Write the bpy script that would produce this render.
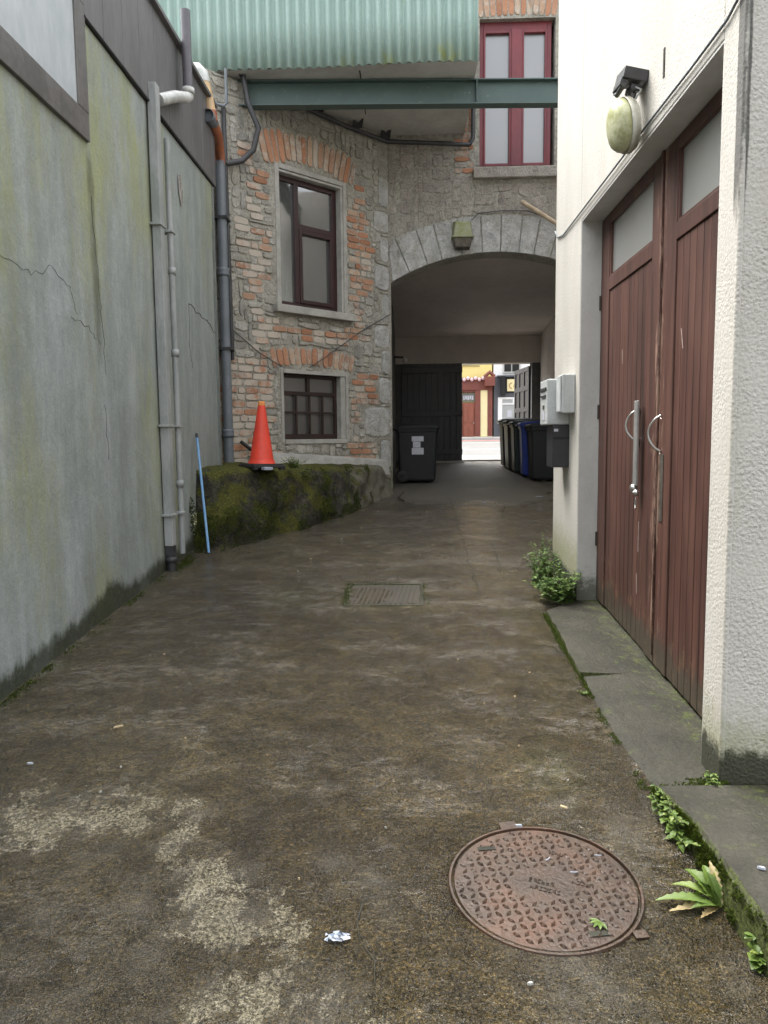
import bpy, bmesh, math, random
from mathutils import Vector, Matrix, noise as mn
R=math.radians
rng=random.Random(7)
SC=bpy.context.scene
COL=SC.collection
for o in list(bpy.data.objects): bpy.data.objects.remove(o)

# ------------------------------------------------------------------ camera, sky, sun, exposure
def setup():
    yaw,pitch,roll=R(2.0),R(5.56),R(0.6)
    fw=Vector((-math.sin(yaw)*math.cos(pitch),math.cos(yaw)*math.cos(pitch),-math.sin(pitch)))
    r=Vector((math.cos(yaw),math.sin(yaw),0)); u=r.cross(fw)
    c,s=math.cos(roll),math.sin(roll)
    Rr=r*c-u*s; U=r*s+u*c
    cd=bpy.data.cameras.new('camera'); co=bpy.data.objects.new('camera',cd); COL.objects.link(co)
    m=Matrix((Rr,U,-fw)).transposed().to_4x4(); m.translation=(0,0,1.62); co.matrix_world=m
    cd.sensor_fit='VERTICAL'; cd.sensor_height=36; cd.lens=36*740/1024
    cd.clip_start=0.05; cd.clip_end=600
    SC.camera=co
    w=bpy.data.worlds.new('World'); SC.world=w; w.use_nodes=True
    t=w.node_tree; t.nodes.clear()
    sky=t.nodes.new('ShaderNodeTexSky'); sky.sky_type='NISHITA'; sky.sun_disc=False
    SUN_EL,SUN_AZ=64,316       # azimuth clockwise from +Y
    sky.sun_elevation=R(SUN_EL); sky.sun_rotation=R(SUN_AZ); sky.dust_density=6; sky.air_density=1.5; sky.altitude=0
    hs=t.nodes.new('ShaderNodeHueSaturation'); hs.inputs['Saturation'].default_value=0.22
    bg=t.nodes.new('ShaderNodeBackground'); bg.inputs['Strength'].default_value=0.15
    ow=t.nodes.new('ShaderNodeOutputWorld')
    t.links.new(sky.outputs[0],hs.inputs['Color']); t.links.new(hs.outputs[0],bg.inputs[0]); t.links.new(bg.outputs[0],ow.inputs[0])
    sl=bpy.data.lights.new('sun','SUN'); sl.energy=0.75; sl.angle=R(55); sl.color=(1,.97,.92)
    so=bpy.data.objects.new('sun',sl); COL.objects.link(so)
    el,az=R(SUN_EL),R(SUN_AZ)
    d=Vector((math.sin(az)*math.cos(el),math.cos(az)*math.cos(el),math.sin(el)))
    so.rotation_euler=d.to_track_quat('Z','Y').to_euler()
    vs=SC.view_settings; vs.view_transform='Standard'; vs.look='None'; vs.gamma=1; vs.use_curve_mapping=False
    vs.exposure=2.2
    SC.render.engine='CYCLES'
    SC.cycles.max_bounces=8; SC.cycles.diffuse_bounces=5
setup()

# ------------------------------------------------------------------ helpers
def G(y):
    if y<11: return 0.078*y
    if y<15.8: return .858+.06*(y-11)
    return 1.146+.0215*(min(y,60)-15.8)
def lerp(a,b,t): return a+(b-a)*t
def clamp(x,a=0.,b=1.): return max(a,min(b,x))
def sstep(a,b,x):
    t=clamp((x-a)/(b-a)); return t*t*(3-2*t)
def fbm(x,y,z=0,o=4):
    return mn.fractal(Vector((x,y,z)),1.0,2.0,o)   # about -1..1

def wm(o):
    if o is None: return Matrix.Identity(4)
    l=Matrix.Translation(o.location)@o.rotation_euler.to_matrix().to_4x4()
    return wm(o.parent)@o.matrix_parent_inverse@l

class MB:
    """collects shapes in world space and links them as ONE mesh object"""
    def __init__(s,T=None): s.v=[];s.f=[];s.m=[];s.T=T or Matrix.Identity(4);s.sm=[];s.attr=None
    def add(s,vs,fs,mi=0,sm=False):
        b=len(s.v); T=s.T
        s.v+= [tuple(T@Vector(p)) for p in vs]
        s.f+= [tuple(b+i for i in f) for f in fs]; s.m+=[mi]*len(fs); s.sm+=[sm]*len(fs)
        return s
    def box(s,x0,x1,y0,y1,z0,z1,mi=0):
        vs=[(x0,y0,z0),(x1,y0,z0),(x1,y1,z0),(x0,y1,z0),(x0,y0,z1),(x1,y0,z1),(x1,y1,z1),(x0,y1,z1)]
        return s.add(vs,[(0,3,2,1),(4,5,6,7),(0,1,5,4),(1,2,6,5),(2,3,7,6),(3,0,4,7)],mi)
    def hexa(s,p,mi=0):   # 8 points, bottom 4 then top 4
        return s.add(p,[(0,3,2,1),(4,5,6,7),(0,1,5,4),(1,2,6,5),(2,3,7,6),(3,0,4,7)],mi)
    def gbox(s,x0,x1,y0,y1,h0,h1,mi=0): # box following the ground slope
        p=[(x0,y0,G(y0)+h0),(x1,y0,G(y0)+h0),(x1,y1,G(y1)+h0),(x0,y1,G(y1)+h0),(x0,y0,G(y0)+h1),(x1,y0,G(y0)+h1),(x1,y1,G(y1)+h1),(x0,y1,G(y1)+h1)]
        return s.hexa(p,mi)
    def prism_y(s,poly,y0,y1,mi=0,sm=False): # poly of (x,z) CCW seen from -y
        n=len(poly)
        vs=[(x,y0,z) for x,z in poly]+[(x,y1,z) for x,z in poly]
        fs=[tuple(range(n)),tuple(range(2*n-1,n-1,-1))]+[(i,i+n,(i+1)%n+n,(i+1)%n) for i in range(n)]
        return s.add(vs,fs,mi,sm)
    def prism_z(s,poly,z0,z1,mi=0):
        n=len(poly)
        vs=[(x,y,z0) for x,y in poly]+[(x,y,z1) for x,y in poly]
        fs=[tuple(range(n-1,-1,-1)),tuple(range(n,2*n))]+[(i,(i+1)%n,(i+1)%n+n,i+n) for i in range(n)]
        return s.add(vs,fs,mi)
    def tube(s,pts,r,n=10,mi=0,caps=True,sm=True):
        pts=[Vector(p) for p in pts]; rs=r if isinstance(r,(list,tuple)) else [r]*len(pts)
        vs=[];fs=[];up=None
        for i,p in enumerate(pts):
            a=pts[max(i-1,0)];b=pts[min(i+1,len(pts)-1)];d=(b-a).normalized()
            if up is None:
                up=Vector((0,0,1)) if abs(d.z)<.9 else Vector((1,0,0))
            x=d.cross(up).normalized(); y=x.cross(d).normalized(); up=y
            for k in range(n):
                an=2*math.pi*k/n
                vs.append(p+(x*math.cos(an)+y*math.sin(an))*rs[i])
        for i in range(len(pts)-1):
            for k in range(n):
                k2=(k+1)%n
                fs.append((i*n+k,i*n+k2,(i+1)*n+k2,(i+1)*n+k))
        s.add(vs,fs,mi,sm)
        if caps:
            L=(len(pts)-1)*n
            s.add(vs[:n],[tuple(range(n))][:1],mi); s.add(vs[L:],[tuple(range(n-1,-1,-1))],mi)
        return s
    def lathe(s,prof,c=(0,0,0),n=24,mi=0,axis='z',sm=True):
        vs=[];fs=[]
        for r,h in prof:
            for k in range(n):
                a=2*math.pi*k/n; q=(r*math.cos(a),r*math.sin(a),h)
                if axis=='x': q=(q[2],q[0],q[1])
                if axis=='y': q=(q[0],-q[2],q[1])
                vs.append((c[0]+q[0],c[1]+q[1],c[2]+q[2]))
        for i in range(len(prof)-1):
            for k in range(n): fs.append((i*n+k,i*n+(k+1)%n,(i+1)*n+(k+1)%n,(i+1)*n+k))
        return s.add(vs,fs,mi,sm)
    def build(s,name,mats,parent=None,bevel=0,attr=None):
        me=bpy.data.meshes.new(name); me.from_pydata(s.v,[],s.f)
        if not isinstance(mats,(list,tuple)): mats=[mats]
        for m in mats: me.materials.append(m)
        me.polygons.foreach_set('material_index',s.m); me.polygons.foreach_set('use_smooth',s.sm)
        if attr:
            a=me.color_attributes.new('wear','FLOAT_COLOR','POINT')
            flat=[]; 
            for c in attr: flat+=[c[0],c[1],c[2],1.]
            a.data.foreach_set('color',flat)
        me.update()
        o=bpy.data.objects.new(name,me); COL.objects.link(o)
        if parent is not None:
            o.parent=parent; o.matrix_parent_inverse=wm(parent).inverted()
        if bevel:
            b=o.modifiers.new('bevel','BEVEL'); b.width=bevel; b.segments=2; b.limit_method='ANGLE'; b.angle_limit=R(40)
        return o
def tag(o,label=None,cat=None,group=None,kind=None):
    if label: o['label']=label
    if cat: o['category']=cat
    if group: o['group']=group
    if kind: o['kind']=kind
    return o
def thing(name,label,cat,loc=(0,0,0),rz=0,group=None):
    o=bpy.data.objects.new(name,None); COL.objects.link(o); o.location=loc; o.rotation_euler=(0,0,rz); o.empty_display_size=.1
    return tag(o,label,cat,group)
def copy_tree(o,parent=None):
    c=o.copy(); COL.objects.link(c)
    if parent: c.parent=parent; c.matrix_parent_inverse=o.matrix_parent_inverse.copy()
    for ch in list(o.children): copy_tree(ch,c)
    return c

# ------------------------------------------------------------------ materials
class NT:
    def __init__(s,name):
        s.mat=bpy.data.materials.new(name); s.mat.use_nodes=True; s.t=s.mat.node_tree; s.t.nodes.clear()
        s.out=s.t.nodes.new('ShaderNodeOutputMaterial'); s.p=s.n('ShaderNodeBsdfPrincipled')
        s.t.links.new(s.p.outputs[0],s.out.inputs[0])
        s.pos=s.n('ShaderNodeNewGeometry').outputs['Position']
    def n(s,ty,ins=None,**pr):
        nd=s.t.nodes.new(ty)
        for k,v in pr.items(): setattr(nd,k,v)
        for k,v in (ins or {}).items(): s.set(nd.inputs[k],v)
        return nd
    def set(s,inp,v):
        if isinstance(v,bpy.types.NodeSocket): s.t.links.new(v,inp)
        elif isinstance(v,(tuple,list)) and len(v)==3 and inp.type=='RGBA': inp.default_value=(*v,1)
        else: inp.default_value=v
    def P(s,**k):
        for a,v in k.items(): s.set(s.p.inputs[a.replace('_',' ')],v)
    def obj(s): return s.n('ShaderNodeTexCoord').outputs['Object']
    def map(s,vec,sc=(1,1,1),loc=(0,0,0),rot=(0,0,0)): return s.n('ShaderNodeMapping',{'Vector':vec,'Scale':sc,'Location':loc,'Rotation':rot}).outputs[0]
    def noise(s,scale,detail=4,rough=.55,vec=None,dist=0): return s.n('ShaderNodeTexNoise',{'Vector':vec or s.pos,'Scale':scale,'Detail':detail,'Roughness':rough,'Distortion':dist}).outputs['Fac']
    def vor(s,scale,vec=None,feature='F1',out='Distance'): return s.n('ShaderNodeTexVoronoi',{'Vector':vec or s.pos,'Scale':scale},feature=feature).outputs[out]
    def ramp(s,fac,pts,interp='LINEAR'):
        nd=s.n('ShaderNodeValToRGB',{'Fac':fac}); cr=nd.color_ramp; cr.interpolation=interp
        while len(cr.elements)<len(pts): cr.elements.new(.5)
        for e,(p,c) in zip(cr.elements,pts):
            e.position=p; e.color=(*c,1) if isinstance(c,tuple) else (c,c,c,1)
        return nd.outputs[0]
    def mix(s,f,a,b,bt='MIX'):
        nd=s.n('ShaderNodeMix',data_type='RGBA',blend_type=bt); s.set(nd.inputs[0],f); s.set(nd.inputs[6],a); s.set(nd.inputs[7],b); return nd.outputs[2]
    def m(s,op,a,b=0.,c=0.,clamp=False):
        nd=s.n('ShaderNodeMath',operation=op,use_clamp=clamp); s.set(nd.inputs[0],a); s.set(nd.inputs[1],b); s.set(nd.inputs[2],c); return nd.outputs[0]
    def sep(s,v): return s.n('ShaderNodeSeparateXYZ',{0:v}).outputs
    def sepc(s,v): return s.n('ShaderNodeSeparateColor',{0:v}).outputs
    def bump(s,h,strength=.5,dist=.01,nrm=None):
        nd=s.n('ShaderNodeBump',{'Height':h,'Strength':strength,'Distance':dist})
        if nrm is not None: s.t.links.new(nrm,nd.inputs['Normal'])
        return nd.outputs[0]
    def attr(s,name='wear'): return s.n('ShaderNodeAttribute',attribute_name=name).outputs['Color']
    def rnd(s): return s.n('ShaderNodeNewGeometry').outputs['Random Per Island']
    def above(s): # height over the sloping ground
        x,y,z=s.sep(s.pos)[:3]; return s.m('SUBTRACT',z,s.m('MULTIPLY',y,.078))
    def step(s,x,a,b): return s.n('ShaderNodeMapRange',{'Value':x,'From Min':a,'From Max':b},interpolation_type='SMOOTHSTEP').outputs[0]

def simple(name,c1,c2=None,sc=6,rough=.5,bs=40,bst=.2,bd=.004,metal=0,obj=True,spec=None,stretch=(1,1,1)):
    t=NT(name); v=t.map(t.obj() if obj else t.pos,stretch); c2=c2 or tuple(x*.75 for x in c1)
    n=t.noise(sc,5,.6,v); n2=t.noise(sc*7,3,.6,v)
    col=t.mix(t.step(t.m('ADD',t.m('MULTIPLY',n,.75),t.m('MULTIPLY',n2,.25)),.35,.65),c1,c2)
    t.P(Base_Color=col,Roughness=t.m('ADD',rough-.08,t.m('MULTIPLY',n2,.16)),Metallic=metal)
    if spec is not None: t.P(Specular_IOR_Level=spec)
    if bst: t.P(Normal=t.bump(t.noise(bs,4,.6,v),bst,bd))
    return t.mat

def M_ground():
    t=NT('wet_concrete'); a=t.sepc(t.attr()); wear,green,wet=a[0],a[1],a[2]
    big=t.noise(.9,5,.6); mid=t.noise(6,6,.7); fine=t.noise(100,3,.75); g2=t.noise(52,3,.7); grit=t.vor(170); med=t.noise(24,5,.7)
    base=t.ramp(big,[(.3,(.033,.023,.008)),(.5,(.055,.041,.017)),(.7,(.080,.063,.031))])
    base=t.mix(.75,base,t.ramp(mid,[(.3,(.4,.36,.26)),(.5,(.92,.88,.8)),(.68,(1.55,1.5,1.38))]),'MULTIPLY')
    base=t.mix(.5,base,t.ramp(med,[(.33,.5),(.5,1.),(.66,1.5)]),'MULTIPLY')
    base=t.mix(.9,base,t.ramp(fine,[(.37,(.25,.25,.24)),(.5,(.9,.9,.85)),(.62,(1.8,1.72,1.5)),(.74,(3.4,3.2,2.8))]),'MULTIPLY')
    stones=t.step(t.vor(60,out='Distance'),.22,.14);
    sc=t.sepc(t.n('ShaderNodeTexVoronoi',{'Vector':t.pos,'Scale':60.}).outputs['Color'])
    base=t.mix(t.m('MULTIPLY',stones,t.m('MULTIPLY',t.step(sc[0],.55,.9),.5)),base,t.mix(sc[1],(.05,.042,.03),(.27,.235,.17)))
    wm_=t.step(t.m('ADD',t.m('MULTIPLY',wear,1.0),t.m('ADD',t.m('MULTIPLY',t.m('SUBTRACT',t.noise(40,6,.8),.5),2.2),t.m('MULTIPLY',t.m('SUBTRACT',t.noise(7,4,.6),.5),2.6))),.62,.84)
    lightc=t.mix(t.step(t.noise(90,4,.75),.4,.6),(.06,.05,.026),(.42,.37,.25))
    base=t.mix(t.m('MULTIPLY',wm_,.8),base,lightc)
    gm=t.step(t.m('ADD',green,t.m('MULTIPLY',t.m('SUBTRACT',t.noise(14,6,.7),.5),1.3)),.45,.95)
    base=t.mix(t.m('MULTIPLY',gm,.7),base,t.mix(t.step(fine,.35,.65),(.03,.034,.010),(.08,.085,.024)))
    wn=t.noise(3.2,5,.6)
    wf=t.step(t.m('ADD',wet,t.m('MULTIPLY',t.m('SUBTRACT',wn,.5),1.1)),.3,.8)
    base=t.mix(wf,t.mix(.6,base,(.17,.155,.125)),base)
    film=t.m('MULTIPLY',t.step(t.noise(2.6,8,.78,t.map(t.pos,(.7,1.2,1),(3.3,1.1,0))),.47,.60),t.step(t.noise(26,6,.8,t.map(t.pos,(.6,1.4,1))),.42,.56))     # a thin film of water in the low spots
    film=t.m('MULTIPLY',film,wf)
    rough=t.m('ADD',t.m('MULTIPLY',t.m('SUBTRACT',1.,wf),.42),t.m('ADD',.13,t.m('MULTIPLY',mid,.13)))
    rough=t.m('SUBTRACT',rough,t.m('MULTIPLY',film,.18))
    b=t.bump(t.m('MULTIPLY',wm_,t.noise(60,3)),.5,.006)
    b=t.bump(t.noise(9,5,.65),.7,.03,b); b=t.bump(t.noise(34,3,.6,t.map(t.pos,(.7,1.3,1))),.8,.014,b)
    b=t.bump(t.m('ADD',t.m('ADD',fine,g2),t.m('MULTIPLY',grit,.8)),t.m('SUBTRACT',1.,t.m('MULTIPLY',film,.35)),.016,b)
    t.P(Base_Color=base,Roughness=rough,Normal=b,Specular_IOR_Level=.8,Coat_Weight=t.m('MULTIPLY',wf,t.m('ADD',.5,t.m('MULTIPLY',film,.5))),Coat_Roughness=.06,Coat_Normal=b)
    return t.mat

def M_slab():
    t=NT('mossy_concrete_slab')
    n=t.noise(4,5,.6); f=t.noise(70,4,.7)
    c=t.ramp(n,[(.3,(.015,.014,.009)),(.5,(.029,.027,.018)),(.75,(.052,.048,.035))])
    c=t.mix(.6,c,t.ramp(f,[(.35,.45),(.5,.9),(.65,1.5)]),'MULTIPLY')
    nz=t.sep(t.n('ShaderNodeNewGeometry').outputs['Normal'])[2]
    side=t.step(nz,.8,.4)
    gm=t.m('MAXIMUM',t.step(t.m('ADD',t.m('MULTIPLY',side,.35),t.noise(11,6,.7)),.55,.75),0.)
    x=t.sep(t.pos)[0]; nearwall=t.step(x,1.12,1.3)
    gm=t.m('MAXIMUM',gm,t.step(t.m('ADD',t.m('MULTIPLY',nearwall,.16),t.noise(17,6,.7)),.6,.8))
    c=t.mix(t.m('MULTIPLY',gm,.8),c,t.mix(t.step(f,.4,.6),(.03,.038,.01),(.09,.11,.025)))
    t.P(Base_Color=c,Roughness=t.m('ADD',.5,t.m('MULTIPLY',n,.3)),Specular_IOR_Level=.35,Normal=t.bump(t.noise(9,5,.65),.6,.02,t.bump(t.m('ADD',f,t.noise(25,4)),.8,.008)))
    return t.mat

def M_leftwall():
    t=NT('weathered_painted_render'); a=t.sepc(t.attr()); alg,dark,moss=a[0],a[1],a[2]
    v=t.map(t.pos,(1,2.2,.35)); n=t.noise(2.2,6,.6,v); f=t.noise(60,4,.65)
    c=t.ramp(n,[(.28,(.225,.25,.24)),(.5,(.28,.31,.30)),(.72,(.36,.39,.39))])
    c=t.mix(.35,c,t.ramp(t.noise(16,5,.7,t.map(t.pos,(1,1,.5))),[(.3,.6),(.6,1.1)]),'MULTIPLY')
    s=t.m('ADD',t.m('MULTIPLY',t.noise(7,6,.75,t.map(t.pos,(1,1.6,.35))),.6),t.m('MULTIPLY',t.noise(20,6,.75,t.map(t.pos,(1,1.,.3))),.4))
    am=t.step(t.m('ADD',alg,t.m('MULTIPLY',t.m('SUBTRACT',s,.5),1.5)),.25,1.0)
    c=t.mix(t.m('MULTIPLY',am,.8),c,t.mix(t.noise(3,2),(.24,.26,.10),(.36,.38,.15)))
    dm=t.step(t.m('ADD',dark,t.m('MULTIPLY',t.m('SUBTRACT',s,.5),1.2)),.35,.9)
    c=t.mix(t.m('MULTIPLY',dm,.75),c,(.075,.085,.055))
    mm=t.step(t.m('ADD',moss,t.m('MULTIPLY',t.m('SUBTRACT',t.noise(9,6,.75,t.map(t.pos,(1,1,.5))),.5),1.3)),.3,.85)
    c=t.mix(t.m('MULTIPLY',mm,.9),c,t.mix(t.step(f,.4,.6),(.012,.015,.006),(.035,.042,.012)))
    c=t.mix(.45,c,t.ramp(t.noise(55,5,.8),[(.35,.72),(.65,1.22)]),'MULTIPLY')
    pt=t.noise(1.7,7,.72,t.map(t.pos,(1,1,.8),(2,5,1))); c=t.mix(t.m('MULTIPLY',t.step(pt,.55,.57),.16),c,(.20,.23,.22))
    # flaked spots
    fl=t.step(t.noise(38,3,.8),.70,.73); c=t.mix(t.m('MULTIPLY',fl,.6),c,(.45,.45,.42))
    b=t.bump(t.noise(4,5,.6),.4,.02); b=t.bump(t.m('ADD',f,t.noise(28,4)),.5,.0045,b)
    t.P(Base_Color=c,Roughness=t.m('SUBTRACT',.72,t.m('MULTIPLY',n,.25)),Normal=b)
    return t.mat

def M_roughcast(name='white_roughcast',lump=1.0):
    t=NT(name)
    n=t.noise(1.6,5,.6,t.map(t.pos,(1,1,.4))); l1=t.noise(75,3,.55); l2=t.vor(85,feature='SMOOTH_F1')
    c=t.ramp(n,[(.3,(.42,.40,.355)),(.55,(.50,.48,.435)),(.75,(.55,.53,.485))])
    c=t.mix(.35,c,t.ramp(l1,[(.35,.72),(.6,1.05)]),'MULTIPLY')
    st=t.noise(13,5,.7,t.map(t.pos,(1,1,.10))); c=t.mix(t.m('MULTIPLY',t.step(st,.53,.72),.55),c,(.45,.43,.36))
    x,y,z=t.sep(t.pos)[:3]
    # black run-off staining down the near corner, and drip stains from the lintel edge
    near=t.m('MULTIPLY',t.step(t.m('ABSOLUTE',t.m('SUBTRACT',y,2.83)),.06,.03),t.step(x,1.235,1.21)); up=t.step(z,2.0,2.7)
    nn=t.noise(20,5,.7,t.map(t.pos,(1,1,.3)))
    dm=t.step(t.m('ADD',t.m('MULTIPLY',t.m('MULTIPLY',near,up),.75),t.m('MULTIPLY',nn,.6)),.72,.95)
    c=t.mix(t.m('MULTIPLY',dm,.85),c,(.06,.06,.055))
    h=t.above(); nn2=t.noise(22,6,.75)
    far=t.step(y,4.9,5.2)
    hb=t.m('SUBTRACT',h,t.m('MULTIPLY',far,.14))
    g=t.step(t.m('ADD',hb,t.m('MULTIPLY',t.m('SUBTRACT',nn2,.5),-.45)),.42,.12)
    c=t.mix(t.m('MULTIPLY',g,.75),c,t.mix(nn2,(.16,.17,.07),(.3,.3,.17)))
    k=t.step(t.m('ADD',h,t.m('MULTIPLY',t.m('SUBTRACT',nn2,.5),-.16)),.21,.16)
    c=t.mix(t.m('MULTIPLY',k,.93),c,t.mix(nn2,(.008,.01,.005),(.035,.038,.02)))
    nx=t.sep(t.n('ShaderNodeNewGeometry').outputs['Normal'])[0]; b=t.bump(t.m('ADD',l1,t.m('MULTIPLY',l2,-.7)),t.m('MULTIPLY',t.m('SUBTRACT',.8,t.m('MULTIPLY',t.m('ABSOLUTE',nx),.5)),t.m('ADD',.45,t.m('MULTIPLY',t.step(t.noise(3.5,5,.7),.38,.62),.6))),.0095)
    b=t.bump(t.noise(170,3,.7),.4,.002,b)
    t.P(Base_Color=c,Roughness=.85,Normal=b)
    return t.mat

def M_smoothwhite():
    t=NT('smooth_white_reveal')
    n=t.noise(5,6,.65,t.map(t.pos,(1,1,.5))); f=t.noise(45,4,.7)
    c=t.ramp(n,[(.3,(.46,.455,.43)),(.6,(.56,.555,.53))]); 
    c=t.mix(t.m('MULTIPLY',t.step(t.noise(30,5,.75),.56,.7),.3),c,(.33,.33,.30))
    k=t.step(t.m('ADD',t.above(),t.m('MULTIPLY',t.m('SUBTRACT',t.noise(18,6,.75),.5),-.5)),.3,.08)
    c=t.mix(t.m('MULTIPLY',k,.85),c,(.07,.075,.045))
    t.P(Base_Color=c,Roughness=.8,Normal=t.bump(f,.5,.004)); return t.mat

def M_door():
    t=NT('weathered_mahogany'); r=t.rnd(); 
    g=t.noise(14,5,.6,t.map(t.pos,(1,1.2,.045))); g2=t.noise(70,4,.6,t.map(t.pos,(1,1,.05)))
    c=t.ramp(g,[(.28,(.034,.0145,.011)),(.5,(.070,.029,.021)),(.72,(.118,.053,.038))])
    c=t.mix(.5,c,t.ramp(g2,[(.3,.55),(.6,1.2)]),'MULTIPLY')
    c=t.mix(.6,c,t.ramp(r,[(0,.7),(.5,.95),(1,1.25)]),'MULTIPLY')
    fade=t.step(t.noise(2.2,4,.6,t.map(t.pos,(1,1.4,.5))),.45,.7); c=t.mix(t.m('MULTIPLY',fade,.35),c,(.15,.075,.055))
    x,y,z=t.sep(t.pos)[:3]
    # bare patches along the meeting stiles and near the bottom
    ms=t.step(t.m('ABSOLUTE',t.m('SUBTRACT',y,4.06)),.22,.03)
    sc=t.step(t.m('ADD',t.m('MULTIPLY',ms,.22),t.noise(17,6,.75,t.map(t.pos,(1,1.2,.16)))),.72,.82)
    c=t.mix(t.m('MULTIPLY',sc,.65),c,(.36,.24,.18))
    h=t.above()
    low=t.step(h,.65,.2); sc2=t.step(t.m('ADD',t.m('MULTIPLY',low,.2),t.noise(20,6,.75,t.map(t.pos,(1,1.,.35)))),.72,.84)
    c=t.mix(t.m('MULTIPLY',sc2,.6),c,(.28,.16,.09))
    k=t.step(t.m('ADD',h,t.m('MULTIPLY',t.m('SUBTRACT',t.noise(9,6,.7),.5),-.4)),.27,.15)
    c=t.mix(t.m('MULTIPLY',k,.6),c,t.mix(t.noise(30,4),(.028,.032,.02),(.075,.078,.055)))
    t.P(Base_Color=c,Roughness=t.m('ADD',.42,t.m('MULTIPLY',g2,.25)),Normal=t.bump(g2,.35,.002)); return t.mat

def M_stone(name,cols,lich=.35):
    t=NT(name); r=t.rnd(); n=t.noise(7,6,.65); f=t.noise(55,5,.7)
    c=t.ramp(r,[(i/(len(cols)-1),q) for i,q in enumerate(cols)])
    c=t.mix(.7,c,t.ramp(n,[(.3,.55),(.5,.95),(.7,1.35)]),'MULTIPLY')
    c=t.mix(.5,c,t.ramp(f,[(.35,.6),(.65,1.3)]),'MULTIPLY')
    sm=t.step(t.noise(6,6,.72,t.map(t.pos,(1,1,1),(2,7,4))),.47,.60); c=t.mix(t.m('MULTIPLY',sm,.75),c,t.ramp(f,[(.35,(.27,.26,.22)),(.65,(.50,.48,.42))])); l=t.step(t.noise(9,6,.75,t.map(t.pos,(1,1,1),(5,3,1))),.58,.72); c=t.mix(t.m('MULTIPLY',l,lich),c,(.36,.35,.30))
    d=t.step(t.noise(5,6,.7,t.map(t.pos,(1,1,.5),(1,9,2))),.56,.72); c=t.mix(t.m('MULTIPLY',d,.45),c,(.05,.05,.04))
    t.P(Base_Color=c,Roughness=.85,Normal=t.bump(t.m('ADD',f,t.m('MULTIPLY',n,2.5)),1.0,.022)); return t.mat

def M_brick(name,white):
    t=NT(name); r=t.rnd(); n=t.noise(10,6,.7); f=t.noise(60,4,.7)
    c=t.ramp(r,[(0,(.32,.155,.09)),(.25,(.46,.225,.13)),(.5,(.40,.24,.16)),(.75,(.48,.33,.23)),(1,(.28,.17,.125))])
    c=t.mix(.6,c,t.ramp(f,[(.35,.6),(.65,1.3)]),'MULTIPLY')
    w=t.step(t.m('ADD',n,t.m('MULTIPLY',r,.22)),*( (.40,.62) if white>.5 else (.60,.80)))
    c=t.mix(t.m('MULTIPLY',w,.85),c,(.50,.455,.39))
    d=t.step(t.noise(6,6,.7,t.map(t.pos,(1,1,.6),(1,9,2))),.55,.72); c=t.mix(t.m('MULTIPLY',d,.5),c,(.09,.085,.07))
    t.P(Base_Color=c,Roughness=.9,Normal=t.bump(t.m('ADD',f,n),.7,.008)); return t.mat

def M_mortar():
    t=NT('lime_mortar'); n=t.noise(3,6,.65); f=t.noise(35,6,.75)
    c=t.ramp(n,[(.3,(.29,.28,.235)),(.5,(.41,.39,.335)),(.7,(.52,.50,.435))])
    c=t.mix(.7,c,t.ramp(f,[(.35,.4),(.47,.85),(.62,1.3)]),'MULTIPLY')
    z=t.sep(t.pos)[2]; g=t.step(t.m('ADD',z,t.m('MULTIPLY',t.noise(8,5),-.8)),1.3,.7)
    c=t.mix(t.m('MULTIPLY',g,.6),c,(.07,.085,.03))
    t.P(Base_Color=c,Roughness=.95,Normal=t.bump(t.noise(14,5,.7),.8,.04,t.bump(f,1,.02))); return t.mat

def M_moss():
    t=NT('mossy_rock'); n=t.noise(3.2,6,.65); f=t.noise(55,5,.75); m2=t.noise(14,5,.7)
    nz=t.sep(t.n('ShaderNodeNewGeometry').outputs['Normal'])[2]
    rock=t.ramp(m2,[(.3,(.022,.02,.014)),(.5,(.05,.046,.034)),(.7,(.12,.11,.085))])
    ed0=t.step(t.m('ADD',t.vor(4.2,t.map(t.n('ShaderNodeVectorMath',{0:t.pos,1:t.n('ShaderNodeTexNoise',{'Vector':t.pos,'Scale':3.,'Detail':4.}).outputs['Color']},operation='ADD').outputs[0],(1,1,1.7)),'DISTANCE_TO_EDGE'),t.m('MULTIPLY',t.noise(8,4),.10)),.02,.12); rock=t.mix(t.m('ADD',.5,t.m('MULTIPLY',ed0,.5)),(.006,.006,.004),rock)
    moss=t.ramp(f,[(.3,(.012,.016,.003)),(.5,(.06,.07,.010)),(.68,(.19,.205,.028))])
    moss=t.mix(t.step(n,.4,.65),moss,t.mix(.5,moss,(.09,.075,.02)))
    k=t.step(t.m('ADD',t.m('MULTIPLY',nz,.10),t.m('ADD',t.m('MULTIPLY',n,.8),t.m('MULTIPLY',m2,.4))),.57,.68)
    c=t.mix(k,rock,moss)
    x=t.sep(t.pos)[0]; ed=t.step(t.m('ADD',x,t.m('MULTIPLY',t.noise(6,5,.7),1.3)),-.22,.2)
    c=t.mix(t.m('MULTIPLY',ed,.75),c,t.mix(m2,(.14,.13,.10),(.3,.285,.235)))
    b=t.bump(ed0,.35,.05); b=t.bump(m2,.8,.04,b); b=t.bump(f,1.,.02,b)
    t.P(Base_Color=c,Roughness=.88,Normal=b,Specular_IOR_Level=.25); return t.mat

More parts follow.
